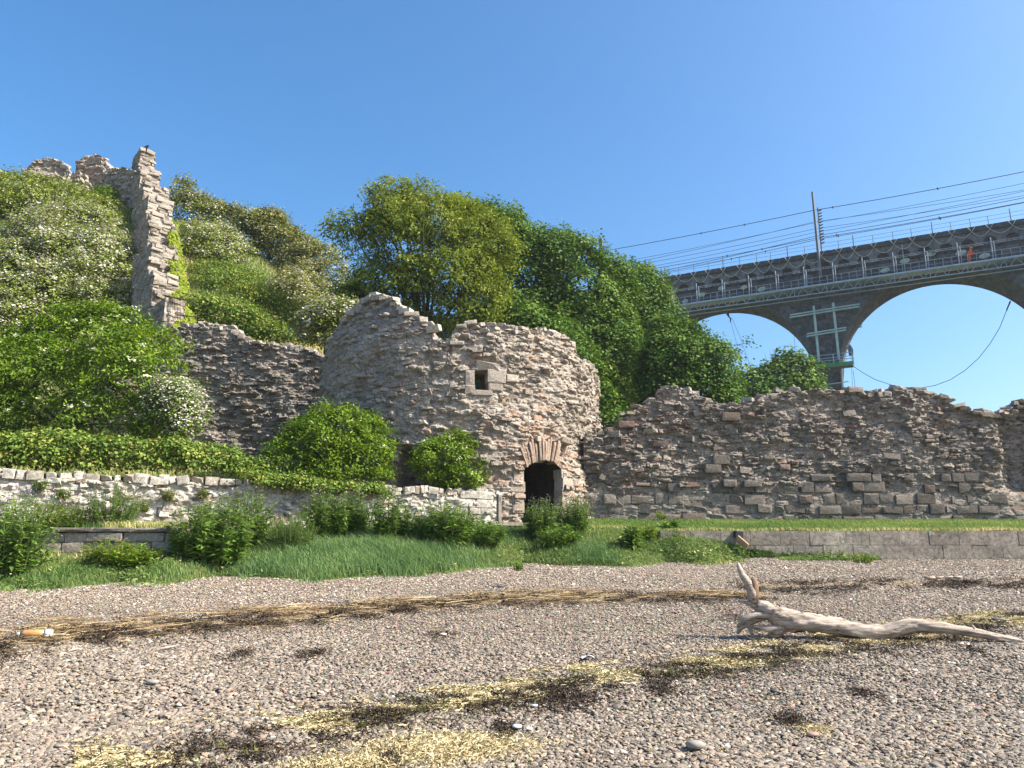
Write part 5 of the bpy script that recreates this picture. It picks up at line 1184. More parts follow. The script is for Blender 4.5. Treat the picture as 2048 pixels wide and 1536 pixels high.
shrub('elder_bush', 'rounded green bush on the garden wall where the linking wall meets the tower', b1, lambda u, v: ry(u, v) + .25, 40, (.3, .65), M['eld_leaf'], 1100, 30, 721, (.07, .135), .42, white=.04, wsize=(.03, .06), wper=8, wmat=M['umbel'], group=GB_, spread=.13, rough=.6, basez=3.55)
b2 = [(828, 915), (850, 885), (872, 888), (905, 858), (938, 872), (955, 915), (978, 930), (960, 970), (930, 985), (880, 985), (840, 965)]
shrub('elder_bush', 'smaller pointed green bush on the garden wall before the tower', b2, lambda u, v: ry(u, v) + .05, 30, (.2, .45), M['eld_leaf'], 650, 28, 731, (.06, .12), .42, white=.09, wsize=(.03, .06), wper=8, wmat=M['umbel'], group=GB_, spread=.1, rough=.6, basez=3.6)
shrub('bramble_hedge', 'long bramble hedge tumbling along the top of the limewashed wall', [(-60, 868), (0, 868), (60, 875), (130, 862), (200, 880), (300, 885), (380, 890), (470, 905), (520, 920), (550, 945), (500, 958), (420, 948), (300, 942), (200, 944), (0, 938), (-60, 938)], ry, 70, (.22, .5), M['brm_leaf'], 2600, 14, 741, (.055, .11), .75, cat='hedge', spread=.11, rough=.4, stems=False)
shrub('ivy_growth', 'trailing reddish green creeper hanging over the garden wall under the rounded bush', [(490, 945), (560, 950), (650, 965), (760, 970), (775, 990), (700, 985), (600, 985), (520, 970)], lambda u, v: ry(u, v) - .55, 24, (.12, .24), M['brm_leaf'], 700, 12, 751, (.05, .09), .75, cat='creeper', spread=.09, stems=False)
# ivy strip on the stepped wall
iv = empty('ivy_growth', P(352, 560, 32), 'bright yellow green ivy climbing the sunny side of the stepped wall', 'ivy'); rg = np.random.RandomState(761)
n = 5200; v_ = rg.uniform(445, 665, n); wv = np.interp(v_, [445, 480, 520, 560, 600, 640, 665], [3, 14, 16, 22, 26, 30, 22]); u_ = np.interp(v_, [445, 480, 560, 600, 665], [348, 346, 350, 352, 362]) + (rg.uniform(0, 1, n) ** 1.2) * wv - 4
Yv = 28.3 + (655 - v_) / 320 * 16.5; C = np.array([P(a, b_, c)[:] for a, b_, c in zip(u_, v_, Yv)]) + rg.normal(0, .06, (n, 3)) * [1, 2.5, 1]
Nn = np.array([.8, -.5, .35]) + rg.normal(0, .4, (n, 3)); Nn /= np.linalg.norm(Nn, axis=1, keepdims=True); L = rg.uniform(.1, .19, n)
foliage(iv, 'foliage', C, Nn, L, L * .8, np.clip(rg.normal(.5, .22, n), 0, 1), M['ivy_leaf'], rg)
m_ = MB(); 
for q in range(5): m_.tube([P(352 + q * 2, 665, 27.8), P(354 + q, 580, 32), P(350 + q, 500, 36)], .02, 4)
o = m_.build('stems', M['bark']); o.data.transform(Matrix.Translation(-Vector(iv.location))); o.parent = iv
# ---- leafy weeds on the bank
def gz(x, y): return float(bank_z(np.array(x), np.array(y)))
def herb(name, label, x, y, z, h, rad, nst, nl, leaf, mat, seed, asp=.28, tip=None, group=None, cat='weed', droop=.35):
    nst = int(nst * 1.8); nl = int(nl * 1.4); leaf = (leaf[0] * 1.25, leaf[1] * 1.3); rad *= 1.2
    rg = np.random.RandomState(seed); o = empty(name, (x, y, z), label, cat, group); Cs, Ns, Ls, Ts, tn = [], [], [], [], []; m_ = MB(); tips = []
    for k in range(nst):
        a = rg.uniform(0, 6.28); r = rad * math.sqrt(rg.uniform()); hh = h * rg.uniform(.72, 1.18) * (1 - .35 * (r / rad) ** 2); b0 = Vector((r * .6 * math.cos(a), r * .6 * math.sin(a), -.05)); b1_ = Vector((r * 1.05 * math.cos(a), r * 1.05 * math.sin(a), hh))
        m_.tube([b0, b0.lerp(b1_, .5) + Vector(rg.normal(0, .02, 3)), b1_], [.009, .007, .004], 4); tips.append(b1_); t0 = rg.normal(0, .1)
        for q in range(nl):
            t_ = rg.uniform(.05, 1.) ** .9; an = rg.uniform(0, 6.28); L = rg.uniform(*leaf) * (1.15 - .6 * t_); dr = Vector((math.cos(an), math.sin(an), rg.uniform(-droop, .55))).normalized()
            c = b0.lerp(b1_, t_) + dr * L * .5; nn = (Vector((-dr.x * .5 * dr.z, -dr.y * .5 * dr.z, 1)) + Vector(rg.normal(0, .3, 3))).normalized()
            Cs.append(c[:]); Ns.append(nn[:]); Ls.append(L); Ts.append(dr[:]); tn.append(min(1, max(0, .4 + .2 * t_ + t0 + rg.normal(0, .17) + (.3 if t_ < .2 and rg.uniform() < .3 else 0))))
    Ls = np.array(Ls); V, Fc = leaf_mesh(np.array(Cs), np.array(Ns), Ls, Ls * asp, rg, .06, np.array(Ts)); link('foliage', npmesh('foliage', V, Fc, {'tint': np.repeat(tn, 2)}, False, mat), o); m_.build('stems', M['stem'], o)
    if tip:
        tm, ts, tk = tip; C = np.repeat(np.array([t_[:] for t_ in tips]), tk, 0) + rg.normal(0, .045, (len(tips) * tk, 3)); n_ = len(C); L = rg.uniform(ts * .6, ts, n_)
        V, Fc = leaf_mesh(C, rand_dirs(rg, n_), L, L * .7, rg); tag(link('flowers', npmesh('flowers', V, Fc, {'tint': np.repeat(rg.uniform(0, 1, n_), 2)}, False, tm), o), kind='stuff')
    return o
def herb_px(label, u, vb, vt_, wpx, Y, nst, nl, leaf, seed, mat='herb_leaf', name='leafy_weed', **kw):
    d = ray(u, vb); best = None
    for y_ in np.arange(14., Y + 2.5, .05):                    # where the sight line through the plant's foot meets the ground
        q = P(u, vb, y_); g_ = gz(q.x, y_) if y_ <= float(yt(q.x)) else (float(lawn_z(q.x, y_)) if q.x > -1 else (2.3 if (q.x < -6.3 and y_ > LY) else gz(q.x, float(yt(q.x)))))
        if q.z <= g_: best = (y_, q.x, g_); break
    if best is None: best = (Y, P(u, vb, Y).x, P(u, vb, Y).z)
    Y, px_, zz = best; t_ = P(u, vt_, Y)
    return herb(name, label, px_, Y, zz, max(.12, t_.z - zz), wpx / 2 * Y / F, nst, nl, leaf, M[mat], seed, **kw)
GW = 'tall weeds on the bank'; tp_ = (M['seedhead'], .035, 9)
herb_px('broad dark clump of leafy weeds at the end of the stone ledge', 430, 1100, 1000, 95, 17.0, 36, 26, (.12, .24), 801, tip=tp_, group=GW)
herb('leafy_weed', 'biggest leafy weed mound standing at the broken end of the stone ledge', -6.35, 16.55, 1.6, 1.2, .72, 44, 28, (.13, .25), M['herb_leaf'], 800, tip=tp_, group=GW)
herb_px('tall dark weed clump with dull seed heads just past the stone ledge', 490, 1095, 988, 80, 17.6, 34, 26, (.12, .24), 802, tip=tp_, group=GW)
herb_px('sprawling low weeds spilling from the stone ledge end', 375, 1110, 1060, 60, 16.3, 18, 20, (.08, .16), 803, group=GW)
herb_px('feathery green fennel like clump between two taller weed clumps', 582, 1100, 1030, 85, 18.6, 60, 40, (.05, .1), 804, asp=.14, group=GW)
herb_px('wide weed clump under the rounded bush', 652, 1075, 985, 85, 19.3, 36, 26, (.12, .23), 805, tip=tp_, group=GW)
herb_px('dense weed clump against the garden wall beyond the wide clump', 705, 1070, 990, 60, 19.6, 28, 26, (.12, .22), 806, tip=tp_, group=GW)
herb_px('upright weed clump with pale lower leaves below the smaller bush', 782, 1085, 990, 70, 19.4, 26, 24, (.12, .24), 807, tip=tp_, group=GW)
herb_px('slim weed clump between the upright clump and the bluish one', 828, 1090, 1020, 50, 19.4, 18, 22, (.1, .2), 808, group=GW)
herb_px('broad bluish green weed clump before the clean stone wall end', 890, 1090, 1005, 100, 19.8, 40, 26, (.12, .24), 809, tip=tp_, group=GW)
herb_px('low weed clump beside the waymark post', 962, 1090, 1035, 90, 20.3, 30, 22, (.1, .2), 810, group=GW)
herb_px('weed clump half hiding the dark doorway', 1085, 1075, 998, 60, 20.9, 30, 26, (.08, .17), 811, tip=tp_, group=GW)
herb_px('taller weed clump at the sunny jamb of the doorway', 1150, 1065, 996, 75, 21.0, 34, 26, (.08, .17), 812, tip=tp_, group=GW)
herb_px('weed clump low in front of the doorway', 1115, 1090, 1050, 80, 20.2, 26, 20, (.1, .2), 813, group=GW)
herb_px('small dark dock plant alone on the bank', 1265, 1098, 1048, 46, 19.4, 14, 16, (.12, .24), 814, asp=.34, group=GW, name='dock_plant')
herb_px('bright green young weed by the end of the sea wall', 1296, 1076, 1043, 30, 20.3, 10, 14, (.08, .16), 815, mat='eld_leaf', group=GW)
herb_px('flat leaved dock in the mown strip near the sea wall end', 1345, 1058, 1040, 48, 21.6, 9, 10, (.14, .26), 816, asp=.4, group=GW, name='dock_plant')
herb_px('tiny weed at the foot of the curtain wall', 1322, 1036, 1020, 20, 24.2, 6, 9, (.08, .15), 817, mat='eld_leaf', group=GW)
herb_px('shaggy weed with mauve flowers in the near corner of the ledge', 20, 1145, 1000, 120, 15.4, 40, 26, (.1, .22), 818, tip=(M['mauve'], .04, 2), group=GW)
herb_px('olive weed clump with mauve flowers on the limewashed wall foot', 70, 1060, 985, 130, 16.9, 40, 26, (.06, .12), 819, mat='brm_leaf', tip=(M['mauve'], .045, 2), group=GW)
herb_px('fine leaved weed rising before the limewashed wall', 225, 1052, 968, 90, 17.3, 36, 30, (.05, .11), 820, tip=tp_, group=GW)
herb_px('low green weeds on the ledge beside the fine leaved weed', 160, 1052, 1005, 90, 17.1, 26, 24, (.05, .11), 821, mat='eld_leaf', group=GW)
herb_px('bright low weeds at the foot of the ledge wall', 260, 1128, 1090, 110, 15.9, 30, 18, (.08, .18), 822, mat='eld_leaf', group=GW)
herb_px('grassy weeds under the broken ledge capping', 210, 1125, 1075, 80, 16.1, 22, 18, (.1, .2), 823, mat='brm_leaf', asp=.12, group=GW)
herb_px('small green weed where the bank grass ends against the sea wall', 1655, 1114, 1098, 60, 20.5, 16, 14, (.05, .11), 824, mat='eld_leaf', group=GW)
herb_px('low sprig on the shingle past the end of the bank grass', 1725, 1124, 1112, 36, 20.2, 10, 10, (.04, .08), 825, mat='eld_leaf', group=GW)
herb_px('lone small weed on the shingle below the doorway', 1035, 1163, 1150, 24, 15.6, 6, 8, (.05, .1), 826, mat='eld_leaf', group=GW)
herb_px('leafy weed sprawling on the sunlit bank before the dock', 1135, 1088, 1062, 50, 19.6, 14, 14, (.12, .22), 827, group=GW)
GT = 'tufts rooted in the limewashed wall'
def wall_tuft(label, u, v, r, mat, seed):
    s, z = plane_hit(OV, ev, u, v); p = plane_pos(OV, ev)(np.array(s), np.array(z - .1), np.array(.1)); herb('wall_tuft', label, p[0], p[1], p[2], r * 1.6, r, 16, 12, (.05, .1), M[mat], seed, asp=.2, group=GT, cat='tuft')
wall_tuft('yellowish tuft under the coping of the limewashed wall', 82, 968, .14, 'brm_leaf', 831)
wall_tuft('second yellowish tuft a little lower on the limewashed wall', 128, 985, .13, 'brm_leaf', 832)
wall_tuft('rusty dry tuft on the limewashed wall past the fine leaved weed', 340, 990, .16, 'haw_leaf2', 833)
wall_tuft('brown tangled tuft low on the limewashed wall', 285, 1012, .2, 'haw_leaf2', 834)
wall_tuft('small dry tuft high on the limewashed wall near the hedge end', 405, 985, .12, 'haw_leaf2', 835)
# ------------------------------------------------------------------ strandlines, driftwood, small things
rb = np.random.RandomState(31)
def ribbons(x, y, z, L, Wd, ang, rng, curl=.8, lift=.02, seg=4):
    """thin bent strips lying on the ground"""
    n = len(x); P0 = np.stack([x, y, z], 1); a = ang.copy(); pts = [P0]; k = rng.normal(0, curl, n)
    for s in range(seg):
        a = a + k / seg + rng.normal(0, .25 * curl, n); st = L / seg
        P0 = P0 + np.stack([np.cos(a) * st, np.sin(a) * st, rng.normal(0, .35, n) * lift], 1); pts.append(P0)
    pts = np.stack(pts, 1); pts[:, :, 2] = np.maximum(pts[:, :, 2], beach_z(pts[:, :, 0], pts[:, :, 1]) + .004)
    px, py = -np.sin(ang), np.cos(ang); tilt = rng.normal(0, .5, n)
    off = np.stack([px, py, tilt], 1)[:, None, :] * (Wd[:, None, None] * .5) * np.concatenate([np.linspace(.7, 1, seg // 2 + 1), np.linspace(1, .35, seg - seg // 2 + 1)[1:]])[None, :, None]
    V = np.stack([pts - off, pts + off], 2).reshape(-1, 3); i = np.arange(n)[:, None] * (seg + 1) * 2
    Fc = np.concatenate([i + [2 * s, 2 * s + 1, 2 * s + 3, 2 * s + 2] for s in range(seg)], 1).reshape(-1, 4)
    return V, Fc
def strand(px, n, width, rng, skew=0):
    """random ground points along a tide line given by photo points; width in metres at each point"""
    G = [on_beach(u, v) for u, v in px]; xy = np.array([[p.x, p.y] for p in G]); seg = np.linalg.norm(np.diff(xy, axis=0), axis=1); cum = np.concatenate([[0], np.cumsum(seg)]); t = rng.uniform(0, cum[-1], n)
    x = np.interp(t, cum, xy[:, 0]); y = np.interp(t, cum, xy[:, 1]); w_ = np.interp(t, cum, width if hasattr(width, '__len__') else [width] * len(px))
    j = np.clip(np.searchsorted(cum, t) - 1, 0, len(seg) - 1); d = (xy[j + 1] - xy[j]) / seg[j][:, None]
    o = rng.normal(skew, .5, n) * w_; x2 = x - d[:, 1] * o; y2 = y + d[:, 0] * o
    return x2, y2, np.arctan2(d[:, 1], d[:, 0]), t
UP = [(-300, 1320), (0, 1288), (130, 1280), (250, 1262), (400, 1248), (560, 1238), (700, 1222), (850, 1212), (1000, 1202), (1150, 1200), (1300, 1196), (1440, 1196), (1500, 1192)]
UP2 = [(1500, 1178), (1600, 1172), (1720, 1170), (1840, 1165), (1950, 1172), (2100, 1168), (2300, 1160)]
LO = [(150, 1545), (300, 1520), (420, 1500), (520, 1478), (620, 1450), (740, 1432), (860, 1412), (960, 1395), (1060, 1376), (1160, 1358), (1240, 1350), (1330, 1340), (1420, 1330), (1480, 1318), (1540, 1305), (1620, 1298), (1700, 1288), (1800, 1275), (1960, 1245), (2100, 1230)]
STRAW = [(0, (.10, .062, .03)), (.35, (.24, .16, .08)), (.6, (.4, .3, .165)), (1, (.58, .48, .3))]
M['straw'] = leaf_mat('dry_straw', STRAW, .15, .8); M['weed'] = leaf_mat('dried_wrack', [(0, (.014, .012, .011)), (.45, (.034, .027, .021)), (.75, (.075, .05, .03)), (1, (.16, .105, .055))], .05, .5)
M['algae'] = leaf_mat('bleached_algae', [(0, (.22, .17, .08)), (.4, (.43, .35, .19)), (.75, (.58, .5, .3)), (1, (.66, .6, .41))], .15, .9)
M['greenweed'] = leaf_mat('olive_wrack', [(0, (.04, .05, .012)), (.6, (.1, .11, .03)), (1, (.2, .2, .06))], .1, .6)
def lay(name, label, cat, sets, mat, kind='stuff', group=None):
    Vs, Fs, T = [], [], []; b = 0
    for x, y, ang, L, Wd, curl, lift, h in sets:
        z = beach_z(x, y) + h; V, Fc = ribbons(x, y, z, L, Wd, ang, rb, curl, lift); Vs.append(V); Fs.append(Fc + b); b += len(V); T.append(np.repeat(np.clip(rb.normal(.5, .22, len(x)), 0, 1), 4))
    V = np.concatenate(Vs); c = V.mean(0); c[2] = V[:, 2].min(); o = link(name, npmesh(name, V - c, np.concatenate(Fs), {'tint': np.concatenate(T)}, False, mat)); o.location = c
    return tag(o, label, cat, group, kind)
U = lambda a, b_, n: rb.uniform(a, b_, n)
def patchy(x, y, th, f=1.1, sd=91): return fbm(x * f, y * f * 1.6, 0, sd, 3) > th
x, y, a, t = strand(UP, 7000, [1.1, 1.1, 1.1, 1., .95, .9, .8, .75, .7, .65, .65, .6, .5], rb, .35); k = patchy(x, y, -.25); x, y, a = x[k], y[k], a[k]; n = len(x)
x1, y1, a1, t1 = strand(UP2, 900, .6, rb, .2); x2, y2, a2, t2 = strand(UP, 700, .7, rb, -.5)
lay('straw', 'dry straw washed along the upper tide line', 'straw', [(x, y, a + rb.normal(0, .28, n), U(.08, .55, n), U(.004, .011, n), .35, .03, U(.01, .05, n)), (x1, y1, a1 + rb.normal(0, .4, 900), U(.06, .3, 900), U(.003, .009, 900), .4, .02, U(.01, .03, 900)), (x2, y2, a2 + rb.normal(0, .5, 700), U(.08, .35, 700), U(.003, .008, 700), .5, .02, U(.01, .03, 700))], M['straw'])
x, y, a, t = strand(UP, 42000, [1.0, 1., 1., .9, .85, .8, .75, .75, .75, .7, .7, .7, .6], rb, -.12); k = patchy(x, y, .0, 3.2, 95); x, y, a = x[k], y[k], a[k]; n = len(x)
x1, y1, a1, t1 = strand(UP2, 14000, 1.0, rb, -.1); k = patchy(x1, y1, .1, 2.6, 97); x1, y1, a1 = x1[k], y1[k], a1[k]; n1_ = len(x1)
lay('seaweed', 'crisp dark wrack along the upper tide line', 'seaweed', [(x, y, U(0, 6.28, n), U(.03, .1, n), U(.005, .014, n), 1.6, .025, U(.01, .045, n)), (x1, y1, U(0, 6.28, n1_), U(.04, .13, n1_), U(.006, .018, n1_), 1.6, .03, U(.01, .05, n1_))], M['weed'])
wl = [.5, .55, .5, .42, .38, .32, .32, .32, .36, .36, .36, .3, .34, .34, .34, .45, .45, .45, .4, .4]
x, y, a, t = strand(LO, 46000, wl, rb, .2); k = patchy(x, y, .03, 2.2, 101); x, y, a = x[k], y[k], a[k]; n = len(x)
lay('dried_algae', 'bleached yellow algae matted along the lower tide line', 'algae', [(x, y, a + rb.normal(0, .9, n), U(.03, .10, n), U(.006, .017, n), 1.8, .010, U(.008, .03, n))], M['algae'])
x, y, a, t = strand(LO, 38000, [q * 1.15 for q in wl], rb, -.3); k = patchy(x, y, -.02, 3.4, 105); x, y, a = x[k], y[k], a[k]; n = len(x)
lay('seaweed', 'black and olive wrack along the lower tide line', 'seaweed', [(x, y, U(0, 6.28, n), U(.02, .08, n), U(.004, .011, n), 1.8, .02, U(.008, .035, n))], M['weed'])
x, y, a, t = strand(LO, 2600, wl, rb, -.5); k = patchy(x, y, .0, 1.7, 109); x, y, a = x[k], y[k], a[k]; n = len(x)
lay('seaweed', 'olive green wrack among the lower tide line', 'seaweed', [(x, y, U(0, 6.28, n), U(.03, .1, n), U(.005, .014, n), 1.8, .03, U(.01, .05, n))], M['greenweed'])
n = 9000; y = 4.5 + 15 * U(0, 1, n) ** 1.5; x = U(-1, 1, n) * (.72 * y + .5); k = (y < ye(x) - .1) & (fbm(x * .6, y * .9, 0, 121, 3) > -.05); x, y = x[k], y[k]; n = len(x)
lay('beach_litter', 'scraps of dry weed and stalk scattered over the shingle', 'weed scraps', [(x, y, U(0, 6.28, n), U(.02, .09, n), U(.003, .008, n), 1.2, .015, U(.012, .03, n))], M['straw'])
n = 9000; y = 4.5 + 15 * U(0, 1, n) ** 1.5; x = U(-1, 1, n) * (.72 * y + .5); k = (y < ye(x) - .1) & (fbm(x * .7, y * 1., 0, 131, 3) > .02); x, y = x[k], y[k]; n = len(x)
lay('beach_litter', 'dark crumbs of wrack scattered over the shingle', 'weed scraps', [(x, y, U(0, 6.28, n), U(.02, .07, n), U(.004, .01, n), 1.4, .015, U(.012, .03, n))], M['weed'])
def clump(label, u, v, wpx, hpx, n, mat, group, name, cat, L=(.02, .075), Wd=(.004, .011), h=.04, flat=False, curl=1.8):
    p = on_beach(u, v); q = on_beach(u + wpx / 2, v); q2 = on_beach(u, v - hpx / 2); rx, ry_ = (q - p).length, abs(q2.y - p.y); d = np.stack([rb.normal(0, .5, n), rb.normal(0, .5, n)], 1)
    if not flat: d = d * np.array([1.15, 1.25])
    x = p.x + d[:, 0] * rx; y = p.y + d[:, 1] * ry_ + .12 * d[:, 0] * rx; k = fbm(x * 6, y * 7, 0, int(u), 3) > (-.02 if not flat else -.12)
    if k.sum() < .75 * n or not flat: k[:] = True
    x, y, d = x[k], y[k], d[k]; n = len(x)
    hh = U(.004, 1, n) * h * np.exp(-(d ** 2).sum(1) * 1.5)
    return lay(name, label, cat, [(x, y, U(0, 6.28, n) if not flat else rb.normal(.15, .8, n), U(*L, n), U(*Wd, n), curl, .02, hh)], mat, None, group)
GS_ = 'seaweed clumps on the shingle'
for lb, u, v, w_, h_, n in (('small black clump of wrack below the straw line', 482, 1312, 60, 22, 420), ('matted dark wrack clump with a rusty stem below the straw line', 622, 1314, 66, 24, 460), ('thin scatter of dark wrack beside a pale shell near the straw line', 880, 1270, 70, 20, 380), ('big black clump of wrack in the lower tide line', 1130, 1400, 150, 44, 1500), ('black wrack clump sprawling at the near side of the lower tide line', 1320, 1378, 70, 40, 620), ('dark clump of wrack beneath the fallen trunk', 1800, 1291, 110, 24, 700), ('wrack clump in the shade of the trunk near its knee', 1720, 1296, 70, 18, 420),
                         ('blackish clump of wrack midway down the pale shingle', 1728, 1386, 60, 26, 380), ('dark clump with white scraps on the near shingle', 1580, 1442, 90, 34, 720), ('knotted clump of wrack close to the two pale pebbles', 1010, 1462, 60, 40, 560), ('trailing dark wrack near the tip of the trunk', 1950, 1305, 60, 18, 300), ('black wrack tangled under the roots of the trunk', 1490, 1245, 70, 40, 700), ('dark tuft of wrack near the bottom edge under the algae mat', 780, 1520, 60, 34, 480), ('dark wrack scattered past the roots towards the straw', 1420, 1205, 80, 24, 500), ('charcoal wrack smear on the shingle before the sea wall', 1640, 1188, 120, 18, 500)):
    clump(lb, u, v, w_, h_, n, M['weed'], GS_, 'seaweed_clump', 'seaweed')
GA_ = 'bleached algae mats on the shingle'
for lb, u, v, w_, h_, n in (('largest bleached algae mat spread near the bottom edge', 880, 1500, 330, 56, 14000), ('pale algae mat low on the beach beneath the first', 700, 1528, 260, 34, 7000), ('yellow algae patch before the trunk roots', 1590, 1305, 130, 26, 1700), ('yellow algae patch in the trunk shadow', 1830, 1280, 120, 20, 1300), ('small pale algae patch with dark wrack on the near shingle', 1620, 1462, 70, 22, 800), ('faint yellow algae smear beyond the trunk tip', 1990, 1245, 110, 22, 900), ('small yellow algae smear under the leaning trunk', 1920, 1276, 60, 10, 420)):
    clump(lb, u, v, w_, h_, n, M['algae'], GA_, 'algae_mat', 'algae', (.03, .09), (.006, .014), .02, True)
# ---- driftwood trunk
m, t, b = new_mat('bleached_driftwood', .85, .15); p = nd(t, 'ShaderNodeTexCoord').outputs['Object']
mp = nd(t, 'ShaderNodeMapping'); mp.inputs['Scale'].default_value = (2.5, 22, 22); t.links.new(p, mp.inputs[0]); g1 = noise_n(t, mp.outputs[0], 1.6, 7, .65, .6); g2 = noise_n(t, p, 3, 4)
c_ = ramp(t, g1, [(.3, (.06, .045, .036)), (.41, (.26, .21, .17)), (.55, (.42, .355, .295)), (.8, (.54, .475, .405))]); c_ = mixc(t, 1., c_, ramp(t, g2, [(.3, (.82, .8, .78)), (.7, (1.1, 1.1, 1.1))]), 'MULTIPLY')
t.links.new(c_, b.inputs['Base Color']); bump(t, b, g1, .7, .02); M['drift'] = m
M['drift2'] = flat_mat('brown_driftwood_core', (.17, .105, .07), .9, .4, 14)
def bp(u, v, h=None, vg=None):
    """point over the beach: ground column from (u, vg), height from v"""
    g = on_beach(u, vg if vg is not None else v)
    return Vector((g.x, g.y, float(beach_z(g.x, g.y)))) if vg is None else P(u, v, g.y)
dw = empty('driftwood', bp(1560, 1272), 'long bleached driftwood trunk with a torn root end lying on the shingle', 'driftwood'); dl = Vector(dw.location)
def dpart(m_, name, mat): o = m_.build(name, mat, None, True); o.data.transform(Matrix.Translation(-dl)); o.parent = dw; return o
VG = 1281
tk = [(1512, 1208, 9), (1530, 1218, 15), (1552, 1231, 21), (1580, 1240, 22), (1612, 1244, 20), (1650, 1249, 18), (1690, 1256, 18), (1730, 1264, 18.5), (1765, 1266, 18), (1800, 1256, 17), (1822, 1251, 16), (1845, 1251, 14), (1885, 1255, 12), (1930, 1262, 11), (1975, 1270, 9.5), (2010, 1278, 8.5), (2048, 1287, 7.5), (2085, 1298, 6), (2110, 1304, 4)]
Yd = on_beach(1600, VG).y; ppm = F / Yd / 1.045
def dP(u, v): return P(u, v, Yd + (1600 - u) * .0004)
pts = [dP(u, v) for u, v, r in tk]; rad = [r / ppm * (.92 - .2 * min(1, i_ / 8)) for i_, (u, v, r) in enumerate(tk)]
ip, ir = [], []
for i in range(len(pts) - 1):
    for q in range(4): ip.append(pts[i].lerp(pts[i + 1], q / 4)); ir.append(rad[i] + (rad[i + 1] - rad[i]) * q / 4)
ip.append(pts[-1]); ir.append(rad[-1])
m_ = MB(); m_.tube(ip, ir, 26, noise=.24, seed=3); dpart(m_, 'trunk', M['drift'])
m_ = MB(); m_.tube([dP(1590, 1242), dP(1566, 1244), dP(1556, 1256), dP(1548, 1268), dP(1543, 1277)], [.06, .085, .08, .065, .04], 10, noise=.25); m_.tube([dP(1600, 1246), dP(1578, 1250), dP(1560, 1262)], [.07, .07, .04], 10, noise=.25); dpart(m_, 'root', M['drift'])
for k, (q, r) in enumerate((([(1552, 1226), (1520, 1218), (1495, 1204), (1476, 1201)], [.1, .07, .04, .015]), ([(1560, 1228), (1530, 1212), (1512, 1203), (1500, 1206)], [.11, .08, .05, .03]), ([(1540, 1226), (1508, 1226), (1484, 1238), (1473, 1252)], [.08, .05, .04, .02]), ([(1530, 1228), (1500, 1232), (1496, 1248), (1508, 1274)], [.06, .035, .03, .02]), ([(1535, 1232), (1505, 1240), (1483, 1256), (1477, 1270)], [.06, .05, .04, .02]), ([(1560, 1254), (1530, 1258), (1500, 1254)], [.06, .05, .035]), ([(1545, 1272), (1535, 1277), (1530, 1280)], [.05, .045, .03]), ([(1575, 1222), (1545, 1213), (1520, 1204)], [.05, .035, .02]), ([(1572, 1230), (1545, 1221), (1516, 1216)], [.05, .035, .02]))):
    m_ = MB(); o_ = Vector((0, .06 * math.sin(k * 2.2), 0)); q0 = q[0]; q = [(1604 + 6 * (k % 3), 1244 + k % 2)] + q; r = [.05] + [x * .72 for x in r]; pq = [dP(u, v) + o_ * min(1, i_ * .5) + Vector((0, rb.normal(0, .02), rb.normal(0, .012))) * (i_ > 1) for i_, (u, v) in enumerate(q)]; m_.tube(pq, r, 9, noise=.3, seed=k); dpart(m_, 'root', M['drift'])
m_ = MB(); m_.tube([dP(1506, 1205), dP(1503, 1182), dP(1496, 1166), dP(1486, 1152), dP(1479, 1138), dP(1475, 1124)], [.06, .055, .05, .04, .03, .012], 9, noise=.15); dpart(m_, 'branch_stub', M['drift'])
m_ = MB(); m_.tube([dP(1509, 1208), dP(1508, 1185), dP(1509, 1170), dP(1508, 1157)], [.055, .05, .048, .03], 9, noise=.45, seed=4); o = dpart(m_, 'branch_stub', M['drift2']); o['label'] = 'brown splintered branch stub'
for (u, v, du, dv) in ((1893, 1264, 0, 8), (1975, 1276, 1, 7), (1946, 1254, -2, -6), (1826, 1243, 6, -3), (1612, 1228, 4, -4)):
    m_ = MB(); m_.tube([dP(u, v - dv * .4), dP(u + du, v + dv * .7)], [.03, .008], 6); dpart(m_, 'knot', M['drift'])
# ---- small things on the shingle
m_ = MB()
for k in range(4): a = bp(1850 + k * 18, 1160 - k * .6); m_.tube([a + Vector((0, 0, .03)), bp(1870 + k * 18, 1160 - k * .6) + Vector((0, 0, .035))], [.03, .028], 6, noise=.3, seed=k)
tag(m_.build('driftwood_stick', M['drift'], None, True), 'short bleached stick lying on the shingle below the sea wall', 'stick', 'driftwood sticks')
m_ = MB(); m_.tube([bp(970, 1309) + Vector((0, 0, .03)), bp(990, 1303) + Vector((0, 0, .05)), bp(1012, 1297) + Vector((0, 0, .03))], [.008, .014, .006], 6)
def stick(label, p, r): 
    m_ = MB(); m_.tube([bp(u, v) + Vector((0, 0, r * 1.2 + .015)) for u, v in p], [r * .8, r, r * .4], 7, noise=.2); tag(m_.build('driftwood_stick', M['drift'], None, True), label, 'stick', 'driftwood sticks')
stick('slender pale stick at the near side of the dark wrack', [(312, 1307), (335, 1302), (358, 1297)], .012)
stick('white stick among the straw just above the dark wrack', [(270, 1264), (288, 1269), (304, 1272)], .012)
stick('grey stick crossing the dark wrack of the upper tide line', [(136, 1310), (152, 1305), (166, 1303)], .011)
stick('dark weathered stick half buried beyond the trunk tip', [(1985, 1246), (2003, 1248), (2020, 1249)], .02)
M['amber'] = flat_mat('amber_plastic', (.5, .25, .09), .35, .15, 8, .5); M['clear'] = flat_mat('clear_plastic', (.55, .58, .62), .2, .15, 20, .5); M['shell'] = flat_mat('pale_shell', (.66, .62, .55), .6, .15, 20)
bo = bp(72, 1277); ob = empty('plastic_bottle', bo, 'crushed orange plastic bottle with a clear end caught in the straw', 'bottle', rz=.12); s_ = .0065
